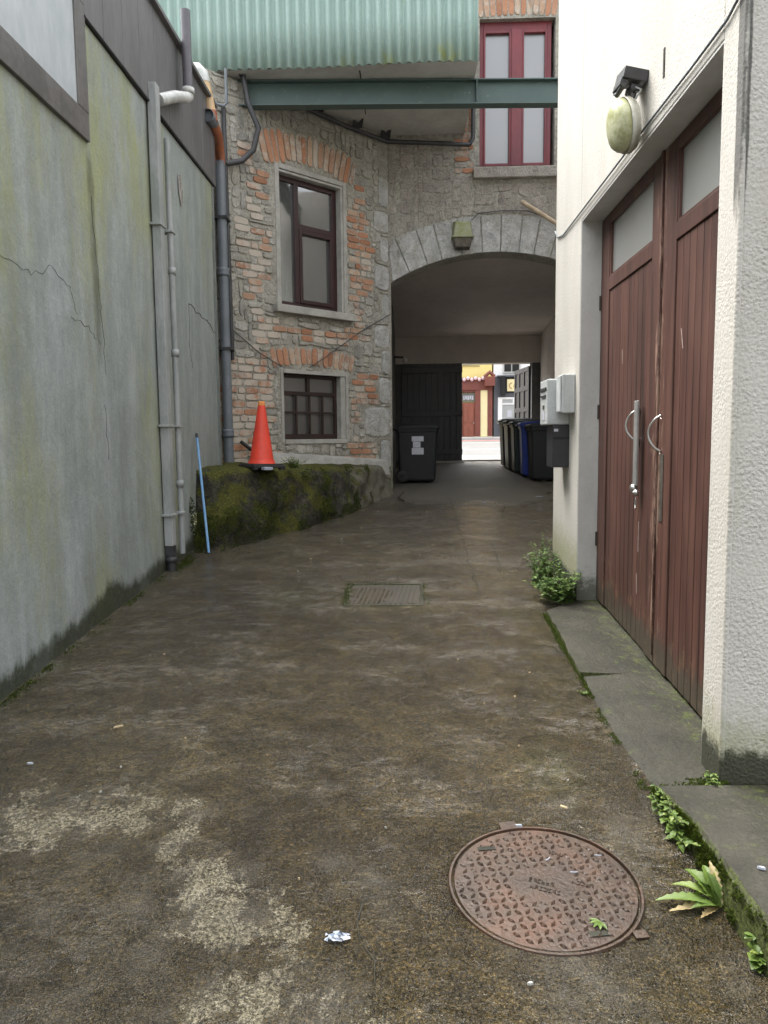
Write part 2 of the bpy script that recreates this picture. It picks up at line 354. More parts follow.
def M_corr():
    t=NT('pale_green_painted_steel'); n=t.noise(2.5,5,.6,t.map(t.pos,(1,1,.3))); f=t.noise(30,5,.7)
    c=t.mix(n,(.25,.36,.32),(.34,.45,.41))
    c=t.mix(t.m('MULTIPLY',t.step(f,.6,.72),.3),c,(.5,.6,.55))
    x,y,z=t.sep(t.pos)[:3]; low=t.step(z,6.3,5.95)
    g=t.step(t.m('ADD',t.m('MULTIPLY',low,.11),t.noise(3.5,6,.7,t.map(t.pos,(1,1,.5),(3,3,3)))),.63,.78)
    c=t.mix(t.m('MULTIPLY',g,.7),c,(.36,.40,.11))
    st=t.step(t.noise(9,5,.7,t.map(t.pos,(1.5,1.5,.12))),.58,.75); c=t.mix(t.m('MULTIPLY',st,.35),c,(.2,.26,.22))
    t.P(Base_Color=c,Roughness=.5,Normal=t.bump(f,.15,.003)); return t.mat

def M_beam():
    t=NT('green_painted_beam'); n=t.noise(5,5,.6); f=t.noise(26,6,.75,t.map(t.pos,(.6,1,1)))
    c=t.mix(n,(.05,.085,.078),(.08,.125,.115)); c=t.mix(t.m('MULTIPLY',t.step(f,.62,.68),.8),c,(.26,.34,.30))
    c=t.mix(t.m('MULTIPLY',t.step(t.noise(12,5,.7),.62,.7),.6),c,(.09,.05,.03))
    t.P(Base_Color=c,Roughness=.5,Normal=t.bump(f,.3,.003)); return t.mat

def M_glass(name,tint=(.75,.8,.8),rough=.06,alpha=.35,dc=(.5,.52,.5)):
    t=NT(name); tr=t.n('ShaderNodeBsdfTransparent',{'Color':tint}); gl=t.n('ShaderNodeBsdfGlossy',{'Color':(.9,.9,.9),'Roughness':rough})
    df=t.n('ShaderNodeBsdfDiffuse',{'Color':dc})
    fr=t.n('ShaderNodeFresnel',{'IOR':1.6}).outputs[0]
    m1=t.n('ShaderNodeMixShader',{0:alpha,1:tr.outputs[0],2:df.outputs[0]})
    m2=t.n('ShaderNodeMixShader',{0:t.m('ADD',t.m('MULTIPLY',fr,1.6),.12,clamp=True),1:m1.outputs[0],2:gl.outputs[0]})
    t.t.links.new(m2.outputs[0],t.out.inputs[0]); return t.mat

def M_leaf(name,c1,c2,c3=None):
    t=NT(name); r=t.rnd(); c=t.ramp(r,[(0,c1),(.75,c2),(1,c3 or c2)])
    c=t.mix(.3,c,t.ramp(t.noise(90,3),[(.3,.6),(.7,1.3)]),'MULTIPLY')
    t.P(Base_Color=c,Roughness=.5); t.p.inputs['Subsurface Weight'].default_value=0
    tl=t.n('ShaderNodeBsdfTranslucent',{'Color':c}); mx=t.n('ShaderNodeMixShader',{0:.3,1:t.p.outputs[0],2:tl.outputs[0]})
    t.t.links.new(mx.outputs[0],t.out.inputs[0]); return t.mat

def M_rust():
    t=NT('rusty_cast_iron'); v=t.obj(); n=t.noise(5,6,.65,v); f=t.noise(60,5,.7,v)
    c=t.ramp(n,[(.3,(.024,.015,.009)),(.5,(.045,.025,.014)),(.68,(.08,.038,.02))])
    d=t.n('ShaderNodeVectorMath',{0:v,1:(.02,-.02,0)},operation='DISTANCE').outputs['Value']
    cen=t.step(t.m('ADD',d,t.m('MULTIPLY',t.noise(12,5,.7,v),.14)),.24,.13)
    c=t.mix(t.m('MULTIPLY',cen,.8),c,(.038,.036,.03))
    c=t.mix(t.m('MULTIPLY',t.step(f,.6,.75),.35),c,(.2,.15,.1))
    c=t.mix(t.m('MULTIPLY',t.step(t.noise(9,5,.7,t.map(v,(1,1,1),(4,4,0))),.6,.72),.35),c,(.10,.045,.025)); c=t.mix(t.m('MULTIPLY',t.step(t.noise(30,5,.7,v),.5,.7),.4),c,(.05,.045,.03))
    t.P(Base_Color=c,Roughness=t.m('ADD',.2,t.m('MULTIPLY',n,.3)),Metallic=.1,Normal=t.bump(f,.8,.005)); return t.mat

M=dict(
 ground=M_ground(),slab=M_slab(),left=M_leftwall(),rough=M_roughcast(),smooth=M_smoothwhite(),door=M_door(),
 stoneA=M_stone('pale_limestone_rubble',[(.30,.29,.26),(.43,.415,.37),(.54,.52,.465),(.37,.35,.30),(.50,.46,.395)],.35),
 stoneB=M_stone('grey_brown_rubble',[(.36,.33,.285),(.43,.39,.345),(.39,.345,.31),(.48,.435,.38)],.25),
 quoin=M_stone('grey_granite',[(.48,.48,.47),(.56,.555,.535),(.51,.51,.50)],.3),
 brick=M_brick('orange_brick',0),brickw=M_brick('limewashed_brick',1),mortar=M_mortar(),moss=M_moss(),corr=M_corr(),beam=M_beam(),
 glass=M_glass('window_glass',(.8,.85,.85),.05,.12),frostd=M_glass('dull_frosted_glass',(.6,.6,.6),.35,.6,(.14,.14,.145)),frost=M_glass('frosted_glass',(.7,.75,.75),.3,.55),
 grey_pvc=simple('grey_plastic_pipe',(.17,.19,.215),(.13,.15,.165),5,.45,30,.1),
 grey_metal=simple('galvanised_grey',(.36,.37,.37),(.24,.26,.25),8,.5,30,.2,stretch=(1,1,.3)),
 dark_pvc=simple('dark_grey_plastic',(.05,.05,.055),(.03,.03,.032),5,.45),
 purple=simple('purple_grey_plastic',(.12,.11,.125),(.09,.085,.095),5,.45),
 white_pvc=simple('dull_white_plastic',(.55,.55,.53),(.35,.36,.34),9,.5),
 cream_pvc=simple('yellowed_plastic',(.62,.42,.22),(.48,.33,.18),9,.45),
 orange_pvc=simple('orange_brown_plastic',(.38,.12,.05),(.25,.09,.05),9,.45),
 fascia=simple('brown_grey_cladding',(.15,.145,.145),(.11,.105,.105),2.5,.55,30,.15,stretch=(1,1,.3)),
 trim=simple('dark_brown_trim',(.13,.12,.115),(.075,.07,.065),4,.5),
 panel=simple('weathered_pale_sheet',(.50,.53,.55),(.36,.40,.42),2,.5,25,.2,stretch=(1,1,.4)),
 soffit=simple('soffit_board',(.56,.555,.53),(.42,.41,.385),1.6,.8),
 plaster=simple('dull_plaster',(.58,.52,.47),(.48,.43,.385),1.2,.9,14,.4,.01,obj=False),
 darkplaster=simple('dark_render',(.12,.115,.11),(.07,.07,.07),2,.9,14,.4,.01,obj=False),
 cement=simple('cement_surround',(.42,.41,.375),(.30,.29,.26),6,.85,40,.5),
 maroon=simple('maroon_frame_paint',(.04,.013,.014),(.026,.010,.011),5,.4),
 red=simple('red_frame_paint',(.20,.034,.042),(.14,.026,.034),4,.45,stretch=(1,1,.3)),
 brown=simple('brown_window_wood',(.035,.016,.013),(.02,.011,.009),5,.5),
 curtain=simple('grey_net_curtain',(.50,.51,.50),(.40,.41,.40),3,.9,20,0),
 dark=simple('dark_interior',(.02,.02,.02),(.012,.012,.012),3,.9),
 gate=simple('black_gate_paint',(.014,.014,.018),(.008,.008,.011),4,.45),
 gate2=simple('weathered_gate_wood',(.035,.031,.032),(.02,.018,.019),4,.7),
 steel=simple('brushed_steel',(.62,.62,.60),(.45,.45,.43),20,.32,50,.1,metal=.9),
 aluminium=simple('grey_steel_bar',(.45,.45,.44),(.34,.34,.33),12,.4,40,.1,metal=.6),
 plate=simple('worn_steel_plate',(.16,.15,.13),(.08,.065,.05),16,.5,40,.2,metal=.4),
 iron=simple('dark_iron',(.03,.027,.025),(.05,.03,.02),20,.6),
 rust=M_rust(),
 binblack=simple('black_bin_plastic',(.008,.009,.011),(.005,.006,.007),6,.6,60,.15),
 bingreen=simple('dark_green_bin_plastic',(.010,.02,.016),(.007,.014,.011),6,.45,60,.15),
 binbrown=simple('dark_brown_bin_plastic',(.018,.012,.010),(.012,.008,.007),6,.45,60,.15),
 binblue=simple('blue_bin_plastic',(.012,.035,.22),(.009,.025,.16),6,.4,60,.15),
 rubber=simple('black_rubber',(.02,.02,.02),(.03,.03,.028),20,.8),
 sticker=simple('white_sticker',(.55,.56,.6),(.42,.43,.48),40,.6,10,0),
 cone=simple('red_orange_plastic',(.72,.055,.025),(.58,.045,.025),5,.5),
 conetop=simple('faded_orange_plastic',(.70,.28,.06),(.6,.2,.05),14,.6),
 bluepole=simple('blue_painted_pole',(.15,.33,.60),(.22,.40,.62),18,.5),
 boxgrey=simple('light_grey_box_plastic',(.52,.54,.54),(.42,.44,.43),8,.45,30,.05),
 boxblack=simple('black_box_metal',(.022,.023,.027),(.03,.03,.034),8,.4,30,.05),
 lens=simple('algae_stained_lens',(.55,.56,.38),(.30,.31,.13),10,.3,30,.2),
 lensin=simple('milky_lens',(.75,.76,.62),(.55,.57,.4),20,.35),
 lampbody=simple('white_lamp_body',(.6,.59,.52),(.4,.39,.3),12,.5),
 mossbox=simple('mossy_cement_lamp',(.30,.30,.22),(.22,.24,.09),12,.85,40,.5,.01),
 stick=simple('bare_wood',(.50,.40,.28),(.38,.29,.2),14,.7),
 road=simple('street_asphalt',(.12,.118,.113),(.09,.088,.085),1.5,.8,60,.4,obj=False),
 pave=simple('pale_pavement',(.22,.215,.2),(.18,.175,.165),2,.85,40,.3,obj=False),
 kerb=simple('kerb_stone',(.45,.44,.41),(.38,.37,.35),3,.85,40,.3,obj=False),
 redpaint=simple('red_road_paint',(.50,.13,.11),(.38,.14,.12),3,.8,40,.3,obj=False),
 whitepaint=simple('white_road_paint',(.7,.7,.68),(.5,.5,.48),5,.8,40,.3,obj=False),
 yellow=simple('yellow_shop_paint',(.80,.66,.26),(.75,.60,.22),1.5,.7),
 pubred=simple('brown_red_shop_paint',(.20,.055,.035),(.16,.045,.03),2,.5),
 shopdoor=simple('red_brown_shop_door',(.28,.085,.05),(.22,.07,.04),3,.5),
 cream=simple('cream_paint',(.82,.72,.42),(.76,.66,.36),2,.7),
 whitewall=simple('white_house_paint',(.82,.82,.80),(.72,.72,.70),1.5,.8),
 shopgrey=simple('dark_grey_shop_paint',(.085,.09,.10),(.07,.075,.085),2,.6),
 slate=simple('grey_slate',(.10,.10,.11),(.07,.07,.08),6,.7),
 leaf=M_leaf('weed_leaf',(.045,.10,.02),(.11,.19,.035),(.19,.27,.06)),
 leafy=M_leaf('yellow_green_leaf',(.07,.12,.02),(.13,.20,.035),(.22,.27,.06)),
 deadleaf=M_leaf('dry_leaf',(.30,.22,.10),(.42,.33,.17)),
 mosst=M_leaf('moss_tuft',(.03,.045,.006),(.07,.10,.012),(.14,.19,.02)),
 stem=simple('green_stem',(.10,.13,.04),None,8,.6),
 paper=simple('white_scrap',(.42,.43,.45),(.28,.34,.45),30,.7,60,.3),
 tan=simple('tan_leaf_scrap',(.42,.34,.2),(.33,.25,.14),30,.7),
 crack=simple('crack_shadow_dirt',(.02,.02,.015),(.03,.03,.02),20,.95),
 chalk=simple('cream_marking_paint',(.62,.62,.38),(.5,.5,.3),30,.8),
)

# ------------------------------------------------------------------ ground: one sheet
def make_ground():
    def lines(a,b,d0,d1,step,far):
        xs=[a]
        for q in far[0]: xs.append(q)
        x=d0
        while x<d1: xs.append(x); x+=step
        xs.append(d1)
        for q in far[1]: xs.append(q)
        xs.append(b); return xs
    xs=lines(-150,150,-2.3,1.5,.035,([-40,-12,-5,-3],[2,2.6,3.5,6,14,45]))
    ys=[-60,-25,-10,-4,-1.5,-.5,0,.4,.8]
    y=1.1
    while y<11.0: ys.append(y); y+=.03+.0035*max(0,y-2)
    y=11.0
    while y<15.8: ys.append(y); y+=.25
    ys+= [15.8,16.6,18,22,26,30,34,38,44,60,100,160,260]
    def blob(x,y,b): 
        return max(clamp(1-math.hypot((x-cx)/rx,(y-cy)/ry)) for cx,cy,rx,ry in b)
    wearb=[(-1.42,2.62,.42,.30),(-1.08,2.68,.36,.22),(-1.6,2.4,.3,.25),(-.7,2.27,.16,.2),(-.55,2.12,.26,.26),(-.42,1.85,.28,.28),(-.25,1.6,.3,.25),(-.85,2.5,.12,.14),(-1.75,2.75,.3,.15)]
    greenb=[(.75,5.1,.4,.6),(-2.1,4,.35,3),(-2.1,6,.4,2),(-1.6,7.4,.9,.5),(-.9,8.6,.6,.6),(.93,4.6,.12,.9),(.6,3.0,.5,.8),(1.05,6,.3,1),(-.9,5.5,.9,1.2),(.9,2.3,.2,.6)]
    vs=[];at=[]
    for y in ys:
        for x in xs:
            z=G(y)
            near=1 if(-2.3<=x<=1.5 and .8<=y<=15) else 0
            w=g=0;wet=.5
            if near:
                w=blob(x,y,wearb)**.7*1.0 if blob(x,y,wearb)>0 else 0
                g=blob(x,y,greenb)*.75
                wet=1.0+.3*fbm(x*.8,y*.5,3)
                # drier strip inside the archway and by its mouth, drier foreground and middle track
                wet-=.85*sstep(9.3,10.6,y+.5*fbm(x*2,y*2))
                wet-=.22*sstep(3.2,2.0,y)+.12*sstep(-.3,.5,x)*sstep(8,4,y)
                wet+=.3*sstep(-.9,-1.7,x)*sstep(3,4,y)
                z+=.010*fbm(x*.9,y*.7)+.0035*fbm(x*5,y*5,9)
                ww=sstep(.35,.6,w+.5*fbm(x*9,y*9,2)); z-=.0035*ww
            vs.append((x,y,z)); at.append((clamp(w),clamp(g),clamp(wet)))
    nx=len(xs); fs=[(j*nx+i,j*nx+i+1,(j+1)*nx+i+1,(j+1)*nx+i) for j in range(len(ys)-1) for i in range(nx-1)]
    b=MB(); b.add(vs,fs,0,True)
    o=b.build('alley_ground',M['ground'],attr=at); tag(o,kind='structure')
    # joints and cracks in the concrete
    def line(pts,w,nm='crack'):
        q=MB(); P=[]
        for i in range(len(pts)-1):
            (x0,y0),(x1,y1)=pts[i],pts[i+1]; n=max(2,int(math.hypot(x1-x0,y1-y0)/.06))
            for k in range(n): P.append((lerp(x0,x1,k/n),lerp(y0,y1,k/n)))
        P.append(pts[-1]); vs=[];fs=[]
        for i,(x,y) in enumerate(P):
            jx=.03*fbm(x*7,y*7,5); ww=w*max(.1,.6+2.2*fbm(x*9,y*9,1))
            zz=G(y)+.010*fbm(x*.9,y*.7)+.0035*fbm(x*5,y*5,9)+.004
            vs+=[(x+jx-ww,y,zz),(x+jx+ww,y+.002,zz)]
            if i: k=2*i; fs.append((k-2,k-1,k+1,k))
        q.add(vs,fs); return q.build(nm,M['crack'],o)
    line([(.56,10.3),(.545,7.6),(.53,6.0),(.47,4.4)],.003)
    line([(1.25,9.7),(1.0,8.4),(.84,7.4),(.8,6.6)],.003)
    line([(-.13,2.25),(-.17,2.1),(-.12,1.95),(-.09,1.75)],.0012)
    line([(-.57,2.12),(-.54,2.05),(-.53,1.97)],.001)
    return o
make_ground()

# ------------------------------------------------------------------ street beyond
def street():
    def sheet(name,y0,y1,h,m,x0=-40,x1=60):
        b=MB(); n=8; vs=[];fs=[]
        for i in range(n+1):
            y=lerp(y0,y1,i/n); vs+=[(x0,y,G(y)+h),(x1,y,G(y)+h)]
            if i: fs.append((2*i-2,2*i-1,2*i+1,2*i))
        b.add(vs,fs); return tag(b.build(name,m),kind='structure')
    sheet('road',17.9,34.6,.012,M['road'])
    b=MB()
    for y in (22.5,29.8): b.gbox(-40,60,y,y+.12,.013,.018)
    tag(b.build('road_marking',M['whitepaint']),kind='structure')
    b=MB(); b.gbox(-40,60,33.5,34.2,.014,.02); tag(b.build('red_line',M['redpaint']),kind='structure')
    b=MB(); b.gbox(-40,60,15.86,17.78,-.3,.03); o=tag(b.build('near_pavement',M['pave']),kind='structure')
    b=MB(); b.gbox(-40,60,17.78,17.9,-.3,.034); b.build('kerb',M['kerb'],o)
    b=MB(); b.gbox(-40,60,34.75,38.3,-.3,.12); o=tag(b.build('far_pavement',M['pave']),kind='structure')
    b=MB(); b.gbox(-40,60,34.6,34.75,-.3,.124); b.build('kerb',M['kerb'],o)
street()

def shop_left():
    t=thing('shop','yellow shop house with red brown shopfront and panelled door across the street','shop house',(0,38,1.6))
    Y=38.
    b=MB(); b.box(-9,4.22,Y+.2,Y+8,1.4,9.2); b.box(-9,2.55,Y+.0,Y+.2,1.4,4.05); b.build('wall',M['yellow'],t)
    b=MB(); b.box(-9,4.22,Y-.05,Y+.2,4.08,4.62); b.box(-9,4.3,Y-.14,Y+.2,4.62,4.70); b.box(3.35,3.62,Y-.03,Y+.2,1.6,4.08); b.box(3.98,4.22,Y-.03,Y+.2,1.75,4.08); b.box(2.55,2.7,Y,Y+.2,1.6,4.08); b.box(2.7,3.35,Y+.02,Y+.2,3.98,4.08)
    b.build('shopfront',M['pubred'],t,.01)
    b=MB(); b.box(3.62,3.98,Y,Y+.2,1.75,4.08); b.box(3.3,4.24,Y-.06,Y+.2,1.57,1.75) ; b.build('pilaster',M['cream'],t,.01)
    d=MB(); d.box(2.7,3.35,Y+.1,Y+.16,1.6,3.45)
    for x in (2.76,3.07):
        for z0,z1 in ((1.75,2.3),(2.45,3.3)): d.box(x,x+.22,Y+.075,Y+.1,z0,z1)
    dd=d.build('door',M['shopdoor'],t,.01)
    b=MB(); b.box(3.27,3.31,Y+.03,Y+.075,2.4,2.46); b.build('handle',M['steel'],dd)
    b=MB(); b.box(2.7,3.35,Y+.11,Y+.14,3.5,3.95); f=b.build('transom_window',M['glass'],t)
    b=MB()
    for i in range(5): b.box(2.75+.11*i,2.83+.11*i,Y+.10,Y+.108,3.6+.03*(i%2),3.82)
    b.build('transom_lettering',M['sticker'],f)
    b=MB(); b.box(3.8,4.3,Y-.5,Y-.05,4.25,4.72); b.tube([(3.8,Y-.28,4.72),(4.05,Y-.28,4.95),(4.3,Y-.28,4.72)],.1,8); b.build('canopy_lamp',M['pubred'],t,.02)
    b=MB()
    for i in range(9): b.lathe([(0,.1),(.07,.07),(.1,0),(.06,-.07),(0,-.1)],(2.6+.19*i,Y-.16,4.66-.06*(i%2)),8)
    b.build('flower_row',simple('pink_flowers',(.75,.4,.45),(.8,.7,.7),30,.8),t)
    b=MB(); b.tube([(-3,Y+.15,5.7),(1.5,Y+.15,5.35),(3.6,Y+.15,5.3)],.02,6); b.build('cable',M['dark_pvc'],t)
    for x in (-6,-3,.4):
        b=MB(); b.box(x,x+1.1,Y+.14,Y+.2,6.2,8.0); w=b.build('window',M['whitewall'],t)
        b=MB(); b.box(x+.08,x+1.02,Y+.12,Y+.14,6.28,7.92); b.build('pane',M['glass'],w)
    b=MB(); b.hexa([(-9.2,Y-.1,9.2),(4.22,Y-.1,9.2),(4.22,Y+8,9.2),(-9.2,Y+8,9.2),(-9.2,Y+3.9,11.5),(4.22,Y+3.9,11.5),(4.22,Y+4,11.5),(-9.2,Y+4,11.5)]); b.build('roof',M['slate'],t)
shop_left()
def shop_right():
    t=thing('shop','white house with dark grey shopfront and yellow sign across the street','shop house',(0,38,1.6))
    Y=38.
    b=MB(); b.box(4.3,14,Y+.2,Y+8,1.4,9.8); b.build('wall',M['whitewall'],t)
    b=MB(); b.box(4.3,4.5,Y-.02,Y+.2,1.4,4.75); b.box(4.5,14,Y+.02,Y+.2,3.72,4.72); b.box(4.5,14,Y+.02,Y+.2,1.4,2.45); b.box(6.0,14,Y+.02,Y+.2,2.45,3.72); b.box(4.45,14,Y-.12,Y+.2,4.72,4.8)
    b.build('shopfront',M['shopgrey'],t,.01)
    s=MB(); s.box(4.95,6.4,Y-.06,Y+.02,4.0,4.6); so=s.build('sign_board',M['cream'],t,.01)
    s=MB(); s.box(4.88,6.47,Y-.04,Y+.015,3.93,4.67); s.build('sign_border',M['dark'],so)
    s=MB()
    lp=[(5.2,4.42),(5.1,4.38),(5.06,4.28),(5.1,4.18),(5.2,4.14)]; s.tube([(x,Y-.07,z) for x,z in lp],.02,6)
    for i in range(4):
        x=5.27+.12*i; s.tube([(x,Y-.07,4.2),(x+.03,Y-.07,4.33),(x+.08,Y-.07,4.31),(x+.06,Y-.07,4.18),(x+.11,Y-.07,4.2)],.014,6)
    s.build('sign_lettering',simple('gold_brown_lettering',(.45,.25,.06),(.3,.15,.05),9,.6),so)
    s=MB(); s.box(5.85,6.1,Y-.075,Y-.062,4.28,4.5); s.build('sign_emblem',M['dark'],so)
    s=MB(); s.box(4.62,4.85,Y-.25,Y-.02,3.8,4.75); s.build('bracket_box',M['dark'],t,.02)
    w=MB(); x0,x1,z0,z1=4.5,5.98,2.45,3.7
    w.box(x0,x1,Y-.04,Y+.1,z0-.08,z0+.1); w.box(x0,x1,Y-.02,Y+.1,z1-.1,z1); w.box(x0,x0+.22,Y-.02,Y+.1,z0+.1,z1-.1); w.box(x1-.24,x1,Y-.02,Y+.1,z0+.1,z1-.1)
    w.box(x0+.22,x1-.24,Y-.02,Y+.1,3.33,3.41); w.box(5.25,5.33,Y-.02,Y+.1,3.41,z1-.1)
    wo=w.build('shop_window',M['whitewall'],t,.008)
    p=MB(); p.box(x0+.22,x1-.24,Y+.03,Y+.05,z0+.1,z1-.1); p.build('pane',M['frost'],wo)
    p=MB(); p.box(4.98,5.2,Y+.015,Y+.028,2.72,3.05); p.build('window_notice',M['sticker'],wo)
    for x in (4.75,7.6,10.4):
        b=MB(); b.box(x,x+.9,Y+.12,Y+.2,4.92,6.6); w=b.build('window',simple('pale_window_paint',(.55,.55,.52),(.5,.5,.48),3,.6),t)
        for k in (0,1):
            b=MB(); b.box(x+.08+.4*k,x+.42+.4*k,Y+.09,Y+.12,5.0,6.5); b.build('pane',M['dark'],w)
    b=MB(); b.hexa([(4.22,Y-.1,9.8),(14.2,Y-.1,9.8),(14.2,Y+8,9.8),(4.22,Y+8,9.8),(4.22,Y+3.9,12),(14.2,Y+3.9,12),(14.2,Y+4,12),(4.22,Y+4,12)]); b.build('roof',M['slate'],t)
shop_right()

# ------------------------------------------------------------------ masonry generator
class Masonry:
    C=.02
    def __init__(s,x0,x1,z0,z1,free,seed):
        s.x0,s.z0=x0,z0; s.nx=int((x1-x0)/s.C); s.nz=int((z1-z0)/s.C); s.r=random.Random(seed)
        s.occ=[[0 if free(x0+(i+.5)*s.C,z0+(j+.5)*s.C) else 1 for i in range(s.nx)] for j in range(s.nz)]
    def idx(s,a,b,c,d):
        C=s.C; return max(0,round((a-s.x0)/C)),min(s.nx,round((b-s.x0)/C)),max(0,round((c-s.z0)/C)),min(s.nz,round((d-s.z0)/C))
    def isfree(s,a,b,c,d):
        i0,i1,j0,j1=s.idx(a,b,c,d)
        if i1<=i0 or j1<=j0: return False
        return all(not s.occ[j][i] for j in range(j0,j1) for i in range(i0,i1))
    def mark(s,a,b,c,d):
        i0,i1,j0,j1=s.idx(a,b,c,d)
        for j in range(j0,j1):
            for i in range(i0,i1): s.occ[j][i]=1
    def markpoly(s,fn):
        for j in range(s.nz):
            for i in range(s.nx):
                if fn(s.x0+(i+.5)*s.C,s.z0+(j+.5)*s.C): s.occ[j][i]=1
    def fill(s,wr,hr):
        C=s.C; out=[]
        for j in range(s.nz):
            i=0
            while i<s.nx:
                if s.occ[j][i]: i+=1; continue
                tw=int(s.r.uniform(*wr)/C); th=int(s.r.choice([s.r.uniform(*hr),s.r.uniform(hr[0],hr[1]*.7)])/C)
                w=0
                while w<tw and i+w<s.nx and not s.occ[j][i+w]: w+=1
                h=1
                while h<th and j+h<s.nz and all(not s.occ[j+h][k] for k in range(i,i+w)): h+=1
                for jj in range(j,j+h):
                    for k in range(i,i+w): s.occ[jj][k]=1
                if w*C>.05 and h*C>.035: out.append((s.x0+i*C,s.x0+(i+w)*C,s.z0+j*C,s.z0+(j+h)*C))
                i+=w
        return out
def put_block(mb,cx,cz,hw,hh,rot,mi,r,depth=.02,sq=5,jit=.1,gap=.008,n=14,ybase=0.0):
    """one stone: rounded irregular outline, domed front, local y = -outward"""
    hw-=gap; hh-=gap
    if hw<.01 or hh<.01: return
    out=depth*r.uniform(.25,1.3); ph=r.uniform(0,6.28); ca,sa=math.cos(rot),math.sin(rot)
    js=[1+jit*r.uniform(-1,.35) for _ in range(n)]
    tilt=r.uniform(-.25,.25)*out
    def ring(f,y):
        v=[]
        for k in range(n):
            a=2*math.pi*(k+.5)/n; c,s_=math.cos(a),math.sin(a)
            q=(abs(c)**sq+abs(s_)**sq)**(-1/sq)
            x=c*q*js[k]; z=s_*q*js[k]
            m=min(hw,hh)*(1-f)
            X=x*(hw-m);Z=z*(hh-m)
            v.append((cx+X*ca-Z*sa, y+tilt*x, cz+X*sa+Z*ca))
        return v
    e=.01
    vs=ring(1,ybase+.02)+ring(1,ybase-out*.55)+ring(.95,ybase-out*.9)+ring(.82,ybase-out*1.0)
    fs=[]
    for l in range(3):
        for k in range(n): fs.append((l*n+k,l*n+(k+1)%n,(l+1)*n+(k+1)%n,(l+1)*n+k))
    fs.append(tuple(range(3*n,4*n)))
    mb.add(vs,fs,mi,False)

AZ=R(90-44.45)
PA=Vector((-.28,10.93,0))
TA=Matrix.Translation(PA)@Matrix.Rotation(AZ,4,'Z')     # wall A local frame: x along wall, -y outward

BLD=thing('stone_building','old rubble stone and brick building with an arched passage through it','building',(-.28,10.93,.85))
ARC_C=(1.25,4.275-2.98); ARC_R=2.98
def wallA():
    T=TA; b=MB(T); D=.38; W0=-5.2; Z1=5.885
    # core, two openings: upper x -1.90..-.87, z 3.36..5.0 ; lower x -1.88..-.93, z 1.64..2.47
    b.box(W0,-1.90,0,D,.3,Z1); b.box(-.85,0,0,D,.3,Z1)
    b.box(-1.90,-.85,0,D,.3,1.62); b.box(-1.90,-.85,0,D,2.49,3.34); b.box(-1.90,-.85,0,D,5.02,Z1)
    b.build('wall',M['mortar'],BLD)
    r=random.Random(3)
    up=(-1.98,-.80,3.22,5.10); lo=(-1.98,-.83,1.58,2.55)
    def free(x,z):
        for a,b_,c,d in (up,lo):
            if a<x<b_ and c<z<d: return False
        return True
    ms=Masonry(-3.4,0.0,1.0,5.88,free,11)
    sb=MB(T); C=[]
    # big quoins at the lower right corner
    for a,b_,c,d in [(-.50,-.0,1.66,2.10),(-.2,0,1.2,1.62),(-.22,0,2.14,2.52),(-.16,0,2.56,2.9),(-.3,0,2.94,3.26),(-.15,0,3.3,3.7),(-.28,0,3.74,4.1),(-.17,0,4.14,4.5),(-.3,0,4.54,4.84),(-.2,0,4.9,5.3)]:
        if ms.isfree(a,b_,c,d):
            ms.mark(a,b_,c,d); put_block(sb,(a+b_)/2,(c+d)/2,(b_-a)/2,(d-c)/2,0,1,r,.03,7,.05,.007)
    # soldier arch bricks above the two windows
    def soldiers(x0,x1,zc,hh,spread,n,curv):
        for k in range(n):
            t=(k+.5)/n; x=lerp(x0,x1,t); u=(t-.5)*2; z=zc-curv*u*u
            rot=-u*spread; h=hh*r.uniform(.85,1.06)
            put_block(sb,x+u*.03,z,(x1-x0)/n/2*1.0,h/2,rot,2 if r.random()<.93 else 3,r,.018,6,.10,.006)
        ms.markpoly(lambda x,z:x0-.02<x<x1+.02 and zc-curv*((x-(x0+x1)/2)/((x1-x0)/2))**2-hh/2-.02<z<zc-curv*((x-(x0+x1)/2)/((x1-x0)/2))**2+hh/2+.02)
    soldiers(-2.15,-.66,5.33,.40,.30,17,.12)
    soldiers(-2.06,-.72,2.72,.25,.3,15,.05)
    # brick courses
    zc=1.06; k=0
    while zc<5.85:
        x=-3.35+(k%2)*.12
        while x<-.02:
            L=r.choice([.22,.22,.11,.2]) ; 
            cx=x+L/2; z=zc+.045; lim=None; wht=False
            n1=fbm(cx*1.3,z*1.3,5); 
            # left of the lower window: limewashed; right: orange
            if z<2.62 and -2.95<cx<-1.98: lim=True; wht=r.random()<.85
            elif 1.1<z<2.60 and -.86<cx<-.30+.15*n1: lim=True; wht=r.random()<.12
            elif 2.84<z<3.12 and -2.15<cx<-.75: lim=r.random()<.8; wht=r.random()<.4
            elif 2.62<=z<3.05 and (-2.35<cx<-2.0): lim=r.random()<.5; wht=True
            elif 2.9<z<5.2 and -2.34+.2*n1<cx<-1.98: lim=r.random()<.92; wht=(cx<-2.2 and r.random()<.7) or z<3.25 or r.random()<.1
            elif 3.0<z<5.2 and -.82<cx<-.46+.26*n1: lim=True; wht=r.random()<.15
            elif 3.1<=z<4.3 and -2.5<cx<-2.2: lim=r.random()<.55; wht=True
            if lim and ms.isfree(x,x+L,zc,zc+.088):
                ms.mark(x,x+L,zc,zc+.088)
                put_block(sb,cx,z+r.uniform(-.004,.004),L/2,.044,r.uniform(-.02,.02),3 if wht else 2,r,.014,6,.07,.007)
            x+=L
        zc+=.088; k+=1
    for a,b_,c,d in ms.fill((.08,.40),(.05,.26)):
        put_block(sb,(a+b_)/2,(c+d)/2,(b_-a)/2,(d-c)/2,r.uniform(-.12,.12),0,r,.018,r.choice([3,5,8]),.26,.006)
    sb.build('stone_facing',[M['stoneA'],M['quoin'],M['brick'],M['brickw']],BLD)
